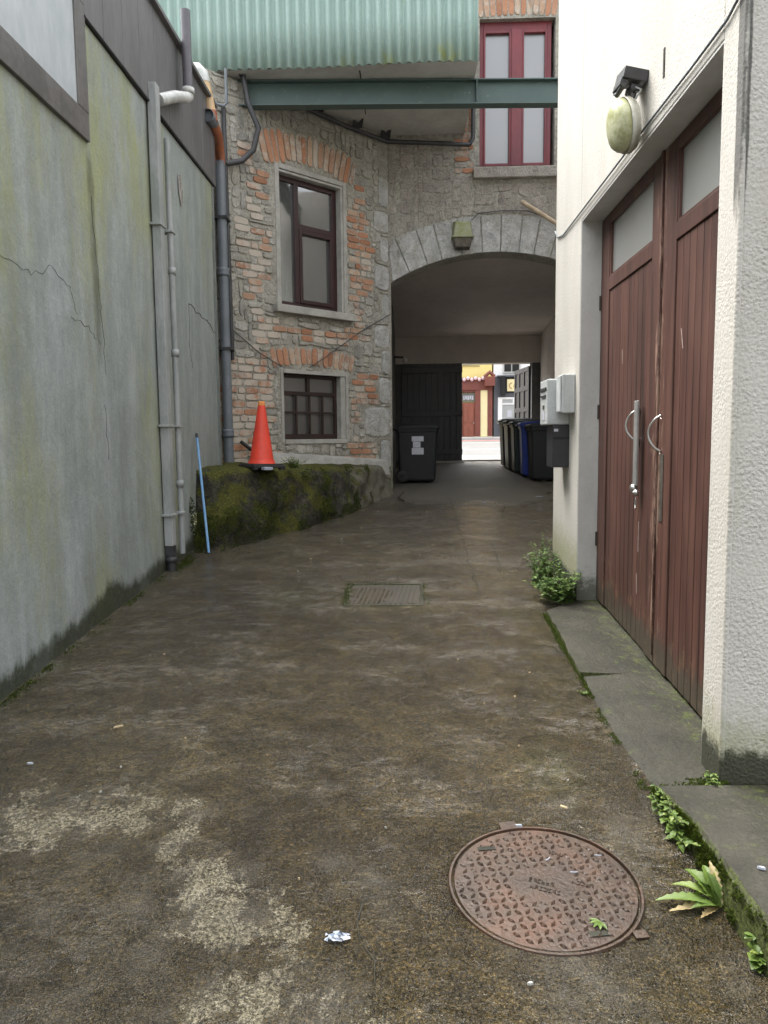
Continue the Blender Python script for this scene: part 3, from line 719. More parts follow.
wallA()

def wallB():
    D=.36; y0=10.93; Z1=8.3; xr=2.75
    # lower piece with arched opening
    b=MB(); poly=[]
    N=20; x0,x1=-.25,2.75
    sp=ARC_C[1]+math.sqrt(ARC_R**2-1.5**2)
    b.box(-.28,-.25,y0,y0+D,.3,sp)
    vs=[];fs=[]
    for k in range(N+1):
        x=lerp(x0,x1,k/N); z=ARC_C[1]+math.sqrt(ARC_R**2-(x-1.25)**2)
        vs+=[(x,y0,z),(x,y0,5.25),(x,y0+D,z),(x,y0+D,5.25)]
    for k in range(N):
        a=4*k;c=a+4
        fs+=[(a,c,c+1,a+1),(a+2,a+3,c+3,c+2),(a,a+2,c+2,c)]
    b.add(vs,fs)
    b.box(-.28,-.25,y0,y0+D,sp,5.25)
    b.box(xr,6,y0,y0+D,.3,Z1)
    # red window opening x 1.02..2.07 , z 5.42..7.4
    b.box(-.28,1.02,y0,y0+D,5.25,Z1); b.box(2.07,2.75,y0,y0+D,5.25,Z1); b.box(1.02,2.07,y0,y0+D,5.25,5.42); b.box(1.02,2.07,y0,y0+D,7.42,Z1)
    b.build('wall',M['mortar'],BLD)
    r=random.Random(5); T=Matrix.Translation((0,y0,0))
    def ringz(x,rr): return ARC_C[1]+math.sqrt(max(0,rr*rr-(x-1.25)**2))
    def free(x,z):
        if z<ringz(x,ARC_R+.52)+.01 and z>-1: return False
        if .93<x<2.13 and 5.22<z<7.46: return False
        return True
    ms=Masonry(-.27,2.74,3.6,8.28,free,23)
    sb=MB(T)
    # voussoirs
    def vouss(a0,a1):
        g=.0022
        pts=[]
        for rr,aa in ((ARC_R,a0+g),(ARC_R,a1-g),(ARC_R+.51,a1-g),(ARC_R+.51,a0+g)):
            pts.append((ARC_C[0]+rr*math.sin(aa),ARC_C[1]+rr*math.cos(aa)))
        if max(p[0] for p in pts)<-.2: return
        pts=[(max(p[0],-.268),p[1]) for p in pts]
        mx=sum(p[0] for p in pts)/4; mz=sum(p[1] for p in pts)/4
        q=[(lerp(mx,p[0],.965),lerp(mz,p[1],.985)) for p in pts]; o=.02+.012*r.random()
        vs=[(p[0],.02,p[1]) for p in pts]+[(p[0],-o+.008,p[1]) for p in pts]+[(p[0],-o,p[1]) for p in q]
        fs=[(0,1,5,4),(1,2,6,5),(2,3,7,6),(3,0,4,7),(4,5,9,8),(5,6,10,9),(6,7,11,10),(7,4,8,11),(8,9,10,11)]
        sb.add(vs,fs,1)
    a=-.70
    while a<.62:
        w=r.uniform(.072,.1); vouss(a,a+w); a+=w
    # soldier bricks over red window
    for k in range(13):
        x=lerp(.98,2.10,(k+.5)/13); u=(k+.5)/13*2-1
        put_block(sb,x,7.64-.03*u*u,.042,.19,-u*.12,2,r,.012,6,.08,.005)
        put_block(sb,x,8.0-.03*u*u,.042,.15,-u*.12,2,r,.012,6,.08,.005)
    ms.markpoly(lambda x,z:.95<x<2.14 and 7.4<z<8.2)
    zc=5.2;k=0
    while zc<8.2:
        for (xa,xb) in ((.55,.94),(2.12,2.7)):
            x=xa+(k%2)*.11
            while x<xb-.05:
                L=r.choice([.22,.11,.2])
                if x+L>xb: L=xb-x
                if L>.06 and (zc>5.1) and ms.isfree(x+.01,x+L-.01,zc,zc+.08) and (xa>2 or x>.62+.1*r.random()):
                    ms.mark(x,x+L,zc,zc+.08); put_block(sb,x+L/2,zc+.04,L/2,.04,0,2,r,.012,6,.07,.006)
                x+=L
        zc+=.08;k+=1
    # rough brick patch beneath the sill corner
    for (a,b_,c,d) in ms.fill((.14,.46),(.08,.24)):
        put_block(sb,(a+b_)/2,(c+d)/2,(b_-a)/2,(d-c)/2,r.uniform(-.05,.05),0,r,.012,r.choice([4,7]),.2,.005)
    sb.build('stone_facing',[M['stoneB'],M['quoin'],M['brick'],M['brickw']],BLD)
wallB()

def passage():
    y0,y1=11.29,15.8
    b=MB() # side walls
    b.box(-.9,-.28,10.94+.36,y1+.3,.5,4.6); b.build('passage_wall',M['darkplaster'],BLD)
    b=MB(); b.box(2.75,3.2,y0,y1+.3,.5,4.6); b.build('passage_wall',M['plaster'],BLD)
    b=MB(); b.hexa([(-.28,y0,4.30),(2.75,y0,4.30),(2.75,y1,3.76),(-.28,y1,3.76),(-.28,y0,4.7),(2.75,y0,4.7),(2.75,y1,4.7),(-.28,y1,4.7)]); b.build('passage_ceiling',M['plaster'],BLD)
    b=MB(); b.box(-.28,2.75,y1,y1+.3,3.2,4.7); b.build('gate_lintel',M['plaster'],BLD)
    b=MB(); b.box(-.28,-.12,y1,y1+.3,.8,3.2); b.build('gate_pier',M['darkplaster'],BLD); b=MB(); b.box(2.58,2.75,y1,y1+.3,.8,3.2); b.build('gate_pier',M['darkplaster'],BLD)
    # unseen upper building mass and roof, kept low to let in more sky light
    b=MB(); b.box(-.9,6,y0,y1+.3,4.71,8.2); b.box(3.2,6,y0,y1+.3,.3,4.71)
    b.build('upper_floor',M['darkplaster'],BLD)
    b=MB(); b.box(-8,-.9,11.6,y1+.3,.3,7.2); b.build('rear_light_block',M['darkplaster'],BLD)  # unseen mass added behind the brick wall to block light leaks
    b=MB(); b.hexa([(-.9,10.8,8.3),(6,10.8,8.3),(6,16.3,8.3),(-.9,16.3,8.3),(-.9,13.4,9.1),(6,13.4,9.1),(6,13.5,9.1),(-.9,13.5,9.1)]); b.build('roof',M['slate'],BLD)
    # threshold board and iron channel at the gate
    b=MB(); b.gbox(-.1,1.15,15.55,15.66,.0,.03); b.build('threshold',M['cement'],BLD)
passage()

def windows():
    T=TA
    # upper window
    b=MB(T); e=-.012
    b.box(-1.965,-1.90,e,.1,3.34,5.08); b.box(-1.90,-.85,e,.1,5.02,5.08); b.box(-.85,-.79,e,.1,3.34,5.08); b.box(-.885,-.85,.002,.13,3.36,5.02); b.box(-1.90,-.885,.004,.13,4.985,5.018)
    w=thing_part=b.build('window_surround',M['cement'],BLD,.006)
    b=MB(T); b.hexa([(-2.04,-.11,3.24),(-.72,-.11,3.24),(-.72,.1,3.24),(-2.04,.1,3.24),(-2.04,-.11,3.335),(-.72,-.11,3.335),(-.72,.1,3.355),(-2.04,.1,3.355)])
    b.build('window_sill',M['cement'],w,.008)
    f=MB(T); y0,y1=.10,.16
    f.box(-1.90,-1.84,y0,y1,3.36,4.985); f.box(-.96,-.885,y0,y1,3.36,4.985); f.box(-1.84,-.96,y0,y1,4.92,4.985); f.box(-1.84,-.96,y0,y1,3.36,3.42)
    f.box(-1.60,-1.53,y0-.01,y1,3.42,4.92); f.box(-1.53,-.96,y0-.01,y1,4.36,4.43)
    f.box(-1.53,-1.48,y0-.02,y1-.01,3.42,4.36); f.box(-1.01,-.96,y0-.02,y1-.01,3.42,4.36); f.box(-1.48,-1.01,y0-.02,y1-.01,3.42,3.47); f.box(-1.48,-1.01,y0-.02,y1-.01,4.31,4.36)
    fo=f.build('window',M['maroon'],BLD,.006)
    g=MB(T); g.box(-1.85,-.95,.13,.134,3.4,4.95); g.build('pane',M['glass'],fo)
    c=MB(T); vs=[];fs=[]; n=90
    for i in range(n+1):
        x=lerp(-1.85,-.93,i/n); y=.25+.035*math.sin(i*.9)+.018*math.sin(i*2.3)
        vs+=[(x,y,3.36),(x,y+.005,5.0)]
        if i: fs.append((2*i-2,2*i,2*i+1,2*i-1))
    c.add(vs,fs,0,True); c.build('curtain',M['curtain'],fo)
    d=MB(T); d.box(-2.1,-.7,.40,.5,3.2,5.2); d.build('unlit_room_backing',M['dark'],fo)  # near-black slab stands in for the shade of the unlit room
    # lower window
    b=MB(T); b.box(-1.945,-1.90,e,.1,1.60,2.54); b.box(-1.90,-.85,e,.1,2.49,2.54); b.box(-.85,-.80,e,.1,1.60,2.54); b.box(-.935,-.85,.002,.15,1.64,2.49); b.box(-1.9,-.85,e-.01,.15,1.58,1.64)
    w=b.build('window_surround',M['cement'],BLD,.006)
    f=MB(T); y0,y1=.09,.15
    f.box(-1.90,-1.86,y0,y1,1.64,2.49); f.box(-.975,-.935,y0,y1,1.64,2.49); f.box(-1.86,-.975,y0,y1,2.45,2.49); f.box(-1.86,-.975,y0,y1,1.64,1.71); f.box(-1.86,-.975,y0,y1,2.22,2.27)
    f.box(-1.45,-1.40,y0,y1,2.27,2.45)
    fo=f.build('window',M['brown'],BLD,.004)
    g=MB(T)
    for k in range(1,4):
        x=lerp(-1.86,-.975,k/4); g.box(x-.012,x+.012,y0-.015,y0+.01,1.71,2.22)
    g.box(-1.86,-.975,y0-.018,y0-.016+.02,1.98,2.005); g.build('glazing_bars',M['brown'],fo)
    g=MB(T); g.box(-1.86,-.975,.125,.129,1.70,2.46); g.build('pane',M_glass('dirty_glass',(.25,.22,.2),.45,.1,(.06,.05,.045)),fo)
    d=MB(T); d.box(-2.1,-.7,.40,.5,1.4,2.7); d.build('unlit_room_backing',M['dark'],fo)  # dark colour of this backing plays the unlit interior
    # red window on wall B
    y=10.93
    b=MB(); b.box(.93,2.13,y-.10,y+.1,5.27,5.42); b.build('window_sill',M['stoneB'],BLD,.012)
    f=MB(); a,c,z0,z1=1.02,2.03,5.42,7.44; f0,f1=y+.09,y+.16
    f.box(a,a+.06,f0,f1,z0,z1); f.box(c-.06,c,f0,f1,z0,z1); f.box(a+.06,c-.06,f0,f1,z1-.12,z1); f.box(a+.06,c-.06,f0,f1,z0,z0+.06)
    f.box(1.47,1.62,f0-.02,f1,z0+.06,z1-.12)
    for (p,q) in ((a+.06,1.47),(1.62,c-.06)):
        f.box(p,p+.03,f0-.012,f1-.01,z0+.06,z1-.12); f.box(q-.03,q,f0-.012,f1-.01,z0+.06,z1-.12); f.box(p+.03,q-.03,f0-.012,f1-.01,z0+.06,z0+.1); f.box(p+.03,q-.03,f0-.012,f1-.01,z1-.17,z1-.12)
    fo=f.build('window',M['red'],BLD,.006); tag(fo,'red painted two light window')
    g=MB(); g.box(a+.06,c-.06,y+.13,y+.134,z0+.06,z1-.12); g.build('pane',M['frostd'],fo)
    g=MB(); g.box(a,c,y+.27,y+.28,z0,z1); g.build('blind',simple('grey_blind',(.11,.11,.115),(.07,.07,.075),1.5,.9),fo)
windows()

# ------------------------------------------------------------------ mossy platform below the windows
def platform():
    base=[(-2.139,7.22),(-1.9,7.22),(-1.6,7.58),(-1.22,8.10),(-.95,8.62),(-.72,9.2),(-.5,9.85),(-.30,10.35),(-.22,10.75)]
    fine=[]
    for i in range(len(base)-1):
        for k in range(8): fine.append((lerp(base[i][0],base[i+1][0],k/8),lerp(base[i][1],base[i+1][1],k/8)))
    fine.append(base[-1])
    n=len(fine); rows=16; vs=[];fs=[]
    for i,(x,y) in enumerate(fine):
        t=i/(n-1)
        # back point on wall A (slightly inside it)
        s=lerp(-4.3,-.02,t); bx=PA.x+.700*s; by=PA.y+.7137*s+.06
        if by<y: by=y+.05
        ztop=lerp(1.36,1.20,t); zb=lerp(1.44,1.27,t)
        end=sstep(.9,1,t)
        ztop-=.16*end; 
        for j in range(rows+1):
            if j<=8:
                u=j/8; inx,iny=(-.6*.12*u**1.5,.8*.16*u**1.5)
                X=x+inx;Y=y+iny; Z=lerp(G(y)-.05,ztop,u)
                rnd=sstep(.75,1,u)*.03; X+=-.7*rnd; Y+=.7*rnd
            else:
                u=(j-8)/8; X=lerp(x-.085,bx,u);Y=lerp(y+.15,by,u);Z=lerp(ztop+.005,zb,u**.7)
            dn=.055*fbm(X*2.6,Y*2.6,Z*2.6)+0.055*fbm(X*7,Y*7,Z*9)-.05*abs(fbm(X*5,Y*5,Z*11))
            if j<10: X+=dn*.8;Y-=dn*.8
            Z+=dn*.35*(1 if j>3 else 0)
            X=max(X,-2.139) if j<9 else X
            vs.append((X,Y,Z))
    m=rows+1
    for i in range(n-1):
        for j in range(rows): fs.append((i*m+j,(i+1)*m+j,(i+1)*m+j+1,i*m+j+1))
    b=MB(); b.add(vs,fs,0,True)
    o=b.build('raised_platform',M['moss'])
    sd=o.modifiers.new('sub','SUBSURF'); sd.levels=1; sd.render_levels=1
    tag(o,'mossy raised stone platform in front of the brick wall','platform')
    # pale cement ledge along the wall foot
    b=MB(TA); b.hexa([(-2.3,-.17,1.32),(-.12,-.13,1.1),(-.12,.0,1.1),(-2.3,.0,1.32),(-2.3,-.12,1.475),(-.12,-.09,1.315),(-.12,.0,1.35),(-2.3,.0,1.50)])
    b.build('cement_ledge',M['cement'],o,.02)
platform()

# ------------------------------------------------------------------ left wall
def left_wall():
    t=thing('rendered_wall','long grey green painted rendered wall with brown cladding along its top','wall',(-2.14,4,.3))
    X=-2.14; ys=[];y=-3.
    while y<8.35: ys.append(y); y+=.12 if y<2.5 else .04
    ys.append(8.35); zs=[-1+.05*i for i in range(0,107)]+[4.4]
    zs=[z for z in zs if z<4.4]+[4.4]
    vs=[];at=[]
    for z in zs:
        for y in ys:
            h=z-G(y)
            d=.012*fbm(y*.7,z*.7,1)+.003*fbm(y*4,z*4,4)
            alg=.38+.34*fbm(y*1.9,z*.5,7)+.28*fbm(y*.7,z*.6,2)+.16*sstep(1.2,3,h)-.15*sstep(.0,1.,y-6.2)
            alg+=.05*math.exp(-((y-4.35)/.12)**2)*sstep(1.2,2.2,z)+.08*math.exp(-((y-4.75)/.1)**2)*sstep(1,3,z)+.12*math.exp(-((y-5.3)/.1)**2)*sstep(2,3.5,z)
            dk=.9*math.exp(-((y-(5.12+.06*(3.6-z)/3))/.085)**2)*sstep(1.5,2.6,z)*sstep(3.75,3.5,z)
            dk+=.55*math.exp(-((y-4.95)/.12)**2)*sstep(1.1,2.2,z)*sstep(3.4,2.4,z)+.25*sstep(6.3,6.6,y)*sstep(2.5,.5,h)+.5*math.exp(-((y-6.42)/.07)**2)
            dk-=.1; dk+=.35*math.exp(-((y-7.2)/.05)**2)*sstep(4.0,3.9,z)*sstep(2.5,3.8,z)
            ms=sstep(.27+.12*fbm(y*1.5,2),.0,h)*1.05+.35*math.exp(-((y-5.15)/.25)**2)*sstep(.9,.2,h)
            vs.append((X+d,y,z)); at.append((clamp(alg),clamp(dk),clamp(ms)))
    nx=len(ys); fs=[(j*nx+i,j*nx+i+1,(j+1)*nx+i+1,(j+1)*nx+i) for j in range(len(zs)-1) for i in range(nx-1)]
    b=MB(); b.add(vs,fs,0,True); face=b.build('wall',M['left'],t,attr=at)
    b=MB(); b.box(-6,-2.19,-3,8.34,-1,5.2); b.box(-2.19,-2.128,8.30,8.36,-.5,4.4); b.build('wall_core',simple('grey_render',(.2,.22,.21),None,3,.8),t)
    # the brown fascia cladding, standing proud
    b=MB(); b.box(-2.188,-2.115,5.09,8.42,4.42,5.25); b.box(-2.188,-2.07,5.09,8.43,5.25,5.29)
    for k in range(9): y=5.4+.36*k; b.box(-2.12,-2.111,y,y+.012,4.43,5.25)
    b.box(-2.188,-2.115,-3,5.09,4.48,5.25)
    b.build('fascia',M['fascia'],t,.004)
    b=MB(); b.tube([(-2.118,5.09,4.415),(-2.118,8.42,4.415)],.012,6); b.build('cable',M['dark_pvc'],t)
    # pale sheet panel framed in dark trim
    b=MB(); b.box(-2.15,-2.118,-3,5.10,3.62,3.80); b.box(-2.15,-2.116,4.94,5.10,3.80,4.48); b.build('panel_trim',M['trim'],t,.004)
    b=MB(); b.box(-2.15,-2.126,-3,4.94,3.80,4.48); b.build('sheet_panel',M['panel'],t)
    # cracks in the render
    def crack(pts,w,nm='crack'):
        q=MB(); P=[]
        for i in range(len(pts)-1):
            for k in range(7):
                u=k/7; yy=lerp(pts[i][0],pts[i+1][0],u)+.018*rng.uniform(-1,1);zz=lerp(pts[i][1],pts[i+1][1],u)+.018*rng.uniform(-1,1)
                P.append((yy,zz))
        P.append(pts[-1]); 
        pp=[(X+.012*fbm(y*.7,z*.7,1)+.003*fbm(y*4,z*4,4)+.001,y,z) for y,z in P]
        q.tube(pp,[w*rng.uniform(.4,1.2) for _ in pp],5); q.build(nm,M['crack'],t)
    crack([(3.9,2.62),(4.25,2.58),(4.5,2.68),(4.72,2.60),(4.8,2.45)],.0012)
    crack([(4.72,2.42),(5.0,2.38),(5.15,2.30)],.0012)
    crack([(5.14,3.3),(5.16,2.8),(5.2,2.4),(5.22,2.1)],.0012)
    crack([(5.18,1.9),(5.2,1.5)],.001)
    crack([(7.3,2.98),(7.6,2.92),(8.0,2.90),(8.3,2.82)],.004)
    crack([(7.32,2.96),(7.3,2.6),(7.36,2.35)],.002)
    q=MB(); q.add([(X+.004,7.10,4.10),(X+.004,7.19,4.13),(X+.004,7.24,4.0),(X+.004,7.22,3.88),(X+.004,7.16,3.83),(X+.004,7.11,3.95)],[(0,1,2,3,4,5)]); q.build('spalled_patch',simple('spalled_plaster',(.12,.11,.1),(.45,.42,.38),22,.9,50,.8,.01),t)
    q=MB()
    for pts in ([(7.20,.90),(7.17,.87),(7.18,.81),(7.22,.80),(7.25,.84),(7.24,.89),(7.20,.90)],[(7.29,.93),(7.28,.77)],[(7.36,.90),(7.29,.84),(7.37,.78)]):
        q.tube([(X+.006,y,z) for y,z in pts],.007,5)
    q.build('painted_mark',M['chalk'],t)
left_wall()

def left_pipes():
    X=-2.14
    t=thing('downpipe','tall square grey channel pipe with a thin round pipe strapped beside it','pipe',(X+.06,6.55,.7))
    b=MB(); b.box(X+.01,X+.085,6.30,6.40,.72,4.56); b.build('channel',M['grey_metal'],t,.006)
    b=MB(); b.tube([(X+.085,6.56,.62),(X+.085,6.55,2.4),(X+.085,6.54,4.2)],.026,10); 
    for z in (1.25,2.4,3.1): b.lathe([(.03,-.03),(.036,-.03),(.036,.03),(.03,.03)],(X+.085,6.555,z),10)
    b.build('round_pipe',M['grey_metal'],t)
    for z in (3.42,1.75,.98):
        b=MB(); b.box(X+.0,X+.095,6.27,6.40+.02,z,z+.02); b.box(X+.0,X+.118,6.50,6.60,z,z+.02); b.box(X+.0,X+.02,6.42,6.50,z,z+.02); b.build('bracket',M['grey_metal'],t,.003)
    b=MB(); b.box(X+.012,X+.082,6.31,6.39,.64,.715); b.tube([(X+.05,6.35,.64),(X+.05,6.35,.49)],.04,10); b.lathe([(.04,0),(.05,0),(.05,.05),(.04,.05)],(X+.05,6.35,.57),10)
    b.build('outlet',M['dark_pvc'],t)
    t=thing('waste_pipe','dark vent pipe with a stubby grey elbow on the brown fascia','pipe',(X+.1,7.1,4.8))
    b=MB(); b.tube([(X+.12,7.12,4.84),(X+.12,7.12,5.55)],.045,12); b.build('vent_pipe',M['purple'],t)
    b=MB(); b.tube([(X+.04,6.50,4.50),(X+.09,6.8,4.66),(X+.12,7.05,4.76),(X+.12,7.12,4.80),(X+.12,7.12,4.86)],.05,12); b.lathe([(.05,0),(.06,.0),(.06,.05),(.05,.05)],(X+.12,7.12,4.82),12); b.build('elbow',M['white_pvc'],t)
    # soil stack in the corner
    Q=TA@Vector((-2.80,-.10,0)); px,py=Q.x,Q.y
    t=thing('soil_pipe','fat grey drainpipe on the brick wall with cream and orange bend at its top','pipe',(px,py,1.35))
    b=MB(); b.tube([(px,py,1.33),(px,py,4.85)],.058,16)
    for z in (1.72,3.6): b.lathe([(.058,-.045),(.072,-.045),(.072,-.02),(.068,0),(.072,.02),(.072,.045),(.058,.045)],(px,py,z),16)
    b.build('pipe',M['grey_pvc'],t)
    for z in (2.7,4.2):
        b=MB(); b.box(px-.08,px+.08,py-.07,py+.12,z,z+.03); b.build('clip',M['dark_pvc'],t)
    b=MB(); b.tube([(px,py,4.82),(px,py,4.90),(-2.10,8.5,4.98),(-2.09,8.28,5.04)],.06,14); b.build('orange_bend',M['orange_pvc'],t)
    b=MB(); b.lathe([(0,-.02),(.05,-.02),(.064,-.012),(.064,.05),(.06,.05)],(-2.085,8.10,5.03),16,axis='y'); b.tube([(-2.085,8.10,5.03),(-2.085,8.28,5.04)],.058,14); b.build('access_cap',M['grey_pvc'],t)
    b=MB(); b.tube([(-2.09,8.2,5.02),(-2.095,8.2,5.12)],.071,14); b.build('orange_ring',M['orange_pvc'],t)
    b=MB(); b.tube([(-2.095,8.2,5.12),(-2.15,8.2,5.42)],.061,14); b.build('cream_section',M['cream_pvc'],t)
    b=MB(); b.tube([(-2.148,8.2,5.41),(-2.165,8.2,5.50),(-2.22,8.21,5.56),(-2.32,8.23,5.575),(-2.6,8.25,5.57)],.065,14); b.build('white_elbow',M['white_pvc'],t)
    t=thing('hose','black hose looping from the beam into the brick wall corner','hose',(px+.3,py,4.8))
    b=MB(TA); b.tube([(-2.46,-.12,5.9),(-2.42,-.14,5.60),(-2.32,-.2,5.32),(-2.36,-.14,5.08),(-2.50,-.1,4.93),(-2.70,-.06,4.86)],.034,10); b.build('tube',M['dark_pvc'],t)
    t=thing('cable_conduit','thin dark conduit running down just right of the fat drainpipe','conduit',(px+.1,py,2.9))
    b=MB(TA); b.tube([(-2.70,-.05,5.5),(-2.69,-.05,4.0),(-2.68,-.05,2.6)],.026,8); b.build('tube',M['dark_pvc'],t)
    t=thing('conduit','thin pale grey pipe hanging from the beam above the drainpipe','conduit',(px,py-.3,5.6))
    b=MB(TA); b.tube([(-2.70,-.12,5.9),(-2.70,-.12,5.52),(-2.74,-.11,5.48),(-2.95,-.1,5.47)],.018,8); b.build('tube',M['grey_pvc'],t)
    o=MB(TA).tube([(-2.60,-.05,1.62),(-2.50,-.13,1.52),(-2.38,-.16,1.475)],.022,8).build('rubber_offcut',M['rubber']); tag(o,'short black rubber hose offcut lying by the foot of the drainpipe','hose')
    # wires across the brick wall
    o=MB(TA).tube([(-2.68,-.03,2.98),(-2.3,-.045,2.72),(-1.95,-.045,2.56)],.006,6).build('cable',M['dark_pvc']); tag(o,'sagging black wire from the drainpipe to the lower window','cable')
    o=MB(TA).tube([(-1.5,-.045,2.58),(-1.2,-.045,2.75),(-.6,-.045,3.12),(-.02,-.05,3.42)],.006,6).build('cable',M['dark_pvc']); tag(o,'black wire climbing right from the lower window to the arch','cable')
left_pipes()

# ------------------------------------------------------------------ overhanging clad storey and beam
def overhang():
    t=thing('clad_extension','pale green corrugated steel storey overhanging the alley above the beam','extension',(-1,9,5.9))
    xa,ya,xb,yb=-4.6,9.02,.81,8.87
    L=math.hypot(xb-xa,yb-ya); n=int(L/.0125); vs=[];fs=[]
    zs=[5.89,6.4,6.9,7.4]  # out-of-view top set low so more sky light reaches the alley
    ux,uy=(xb-xa)/L,(yb-ya)/L
    for i in range(n+1):
        s=i*L/n; d=.026*math.sin(2*math.pi*s/.115)
        for z in zs:
            zz=z+(.006*math.sin(s*3)+.01*mn.noise(Vector((s*2,0,0))) if z<6 else 0)
            vs.append((xa+ux*s-uy*0+0*d, ya+uy*s-d, zz))
    m=len(zs)
    for i in range(n):
        for j in range(m-1): fs.append((i*m+j,(i+1)*m+j,(i+1)*m+j+1,i*m+j+1))
    b=MB(); b.add(vs,fs,0,True); o=b.build('corrugated_cladding',M['corr'],t)
    sl=o.modifiers.new('thick','SOLIDIFY'); sl.thickness=.002; sl.offset=-1
    b=MB(); 
    b.prism_z([(xa,ya+.03),(xb,yb+.03),(xb+.0,10.93),(PA.x,10.93),(-4.2,10.93-4.0)][:4]+[(-4.6,9.2)],5.90,5.93)
    b.build('soffit',M['soffit'],t)
    b=MB(); b.prism_z([(xa,ya+.04),(xb-.01,yb+.04),(xb-.01,10.92),(-4.6,10.92)],5.94,7.3); b.build('storey_body',M['darkplaster'],t)
    for x in (-1.96,-.55):
        b=MB(); b.box(x,x+.012,9.05,10.2,5.893,5.90); b.build('board_joint',M['dark'],t)
    t=thing('steel_beam','dark green painted steel beam spanning the alley under the corrugated storey','beam',(-.3,8.8,5.6))
    def P(s,o,z):
        ax,ay,bx,by=-2.9,9.13,2.75,9.36; l=math.hypot(bx-ax,by-ay); return (lerp(ax,bx,s)-o*(by-ay)/l, lerp(ay,by,s)+o*(bx-ax)/l, z)
    def bx(o0,o1,z0,z1):
        b.hexa([P(0,o0,z0),P(1,o0,z0),P(1,o1,z0),P(0,o1,z0),P(0,o0,z1),P(1,o0,z1),P(1,o1,z1),P(0,o1,z1)])
    b=MB(); bx(0,.14,5.60,5.615); bx(0,.14,5.872,5.887); bx(.064,.076,5.615,5.872)
    b.build('beam',M['beam'],t,.002)
    b=MB(); q0=P(.66,.0,5.62); b.box(q0[0],q0[0]+.012,q0[1]+.0,q0[1]+.06,5.62,5.87); b.build('stiffener',M['beam'],t)
    # gutter pipe below the soffit against the walls
    t=thing('gutter_pipe','dark sagging pipe with torn scraps under the soffit above the arch','pipe',(-.3,10.7,5.8))
    a=TA@Vector((-1.6,-.12,5.80)); c=TA@Vector((-.1,-.10,5.77))
    b=MB(); b.tube([a,a.lerp(c,.5)+Vector((0,0,-.02)),c,(.45,10.82,5.74),(.87,10.84,5.72)],.032,8); b.tube([(.87,10.84,5.72),(.92,10.84,5.8),(.93,10.86,6.6)],.03,8); b.build('pipe',M['dark_pvc'],t)
    for f,h in ((.15,.10),(.6,.14),(.95,.18)):
        p=a.lerp(c,f); b=MB(); b.add([(p.x-.05,p.y,p.z),(p.x+.09,p.y,p.z),(p.x+.12,p.y-.02,p.z+h),(p.x+.04,p.y+.01,p.z+h*.55),(p.x-.02,p.y-.01,p.z+h*.8)],[(0,1,2,3,4)]); b.build('torn_scrap',M['dark_pvc'],t)
    b=MB(); b.box(a.x-.15,a.x+.12,a.y-.05,a.y+.03,a.z-.04,a.z+.07); b.build('pipe_end',M['dark_pvc'],t,.01)
overhang()

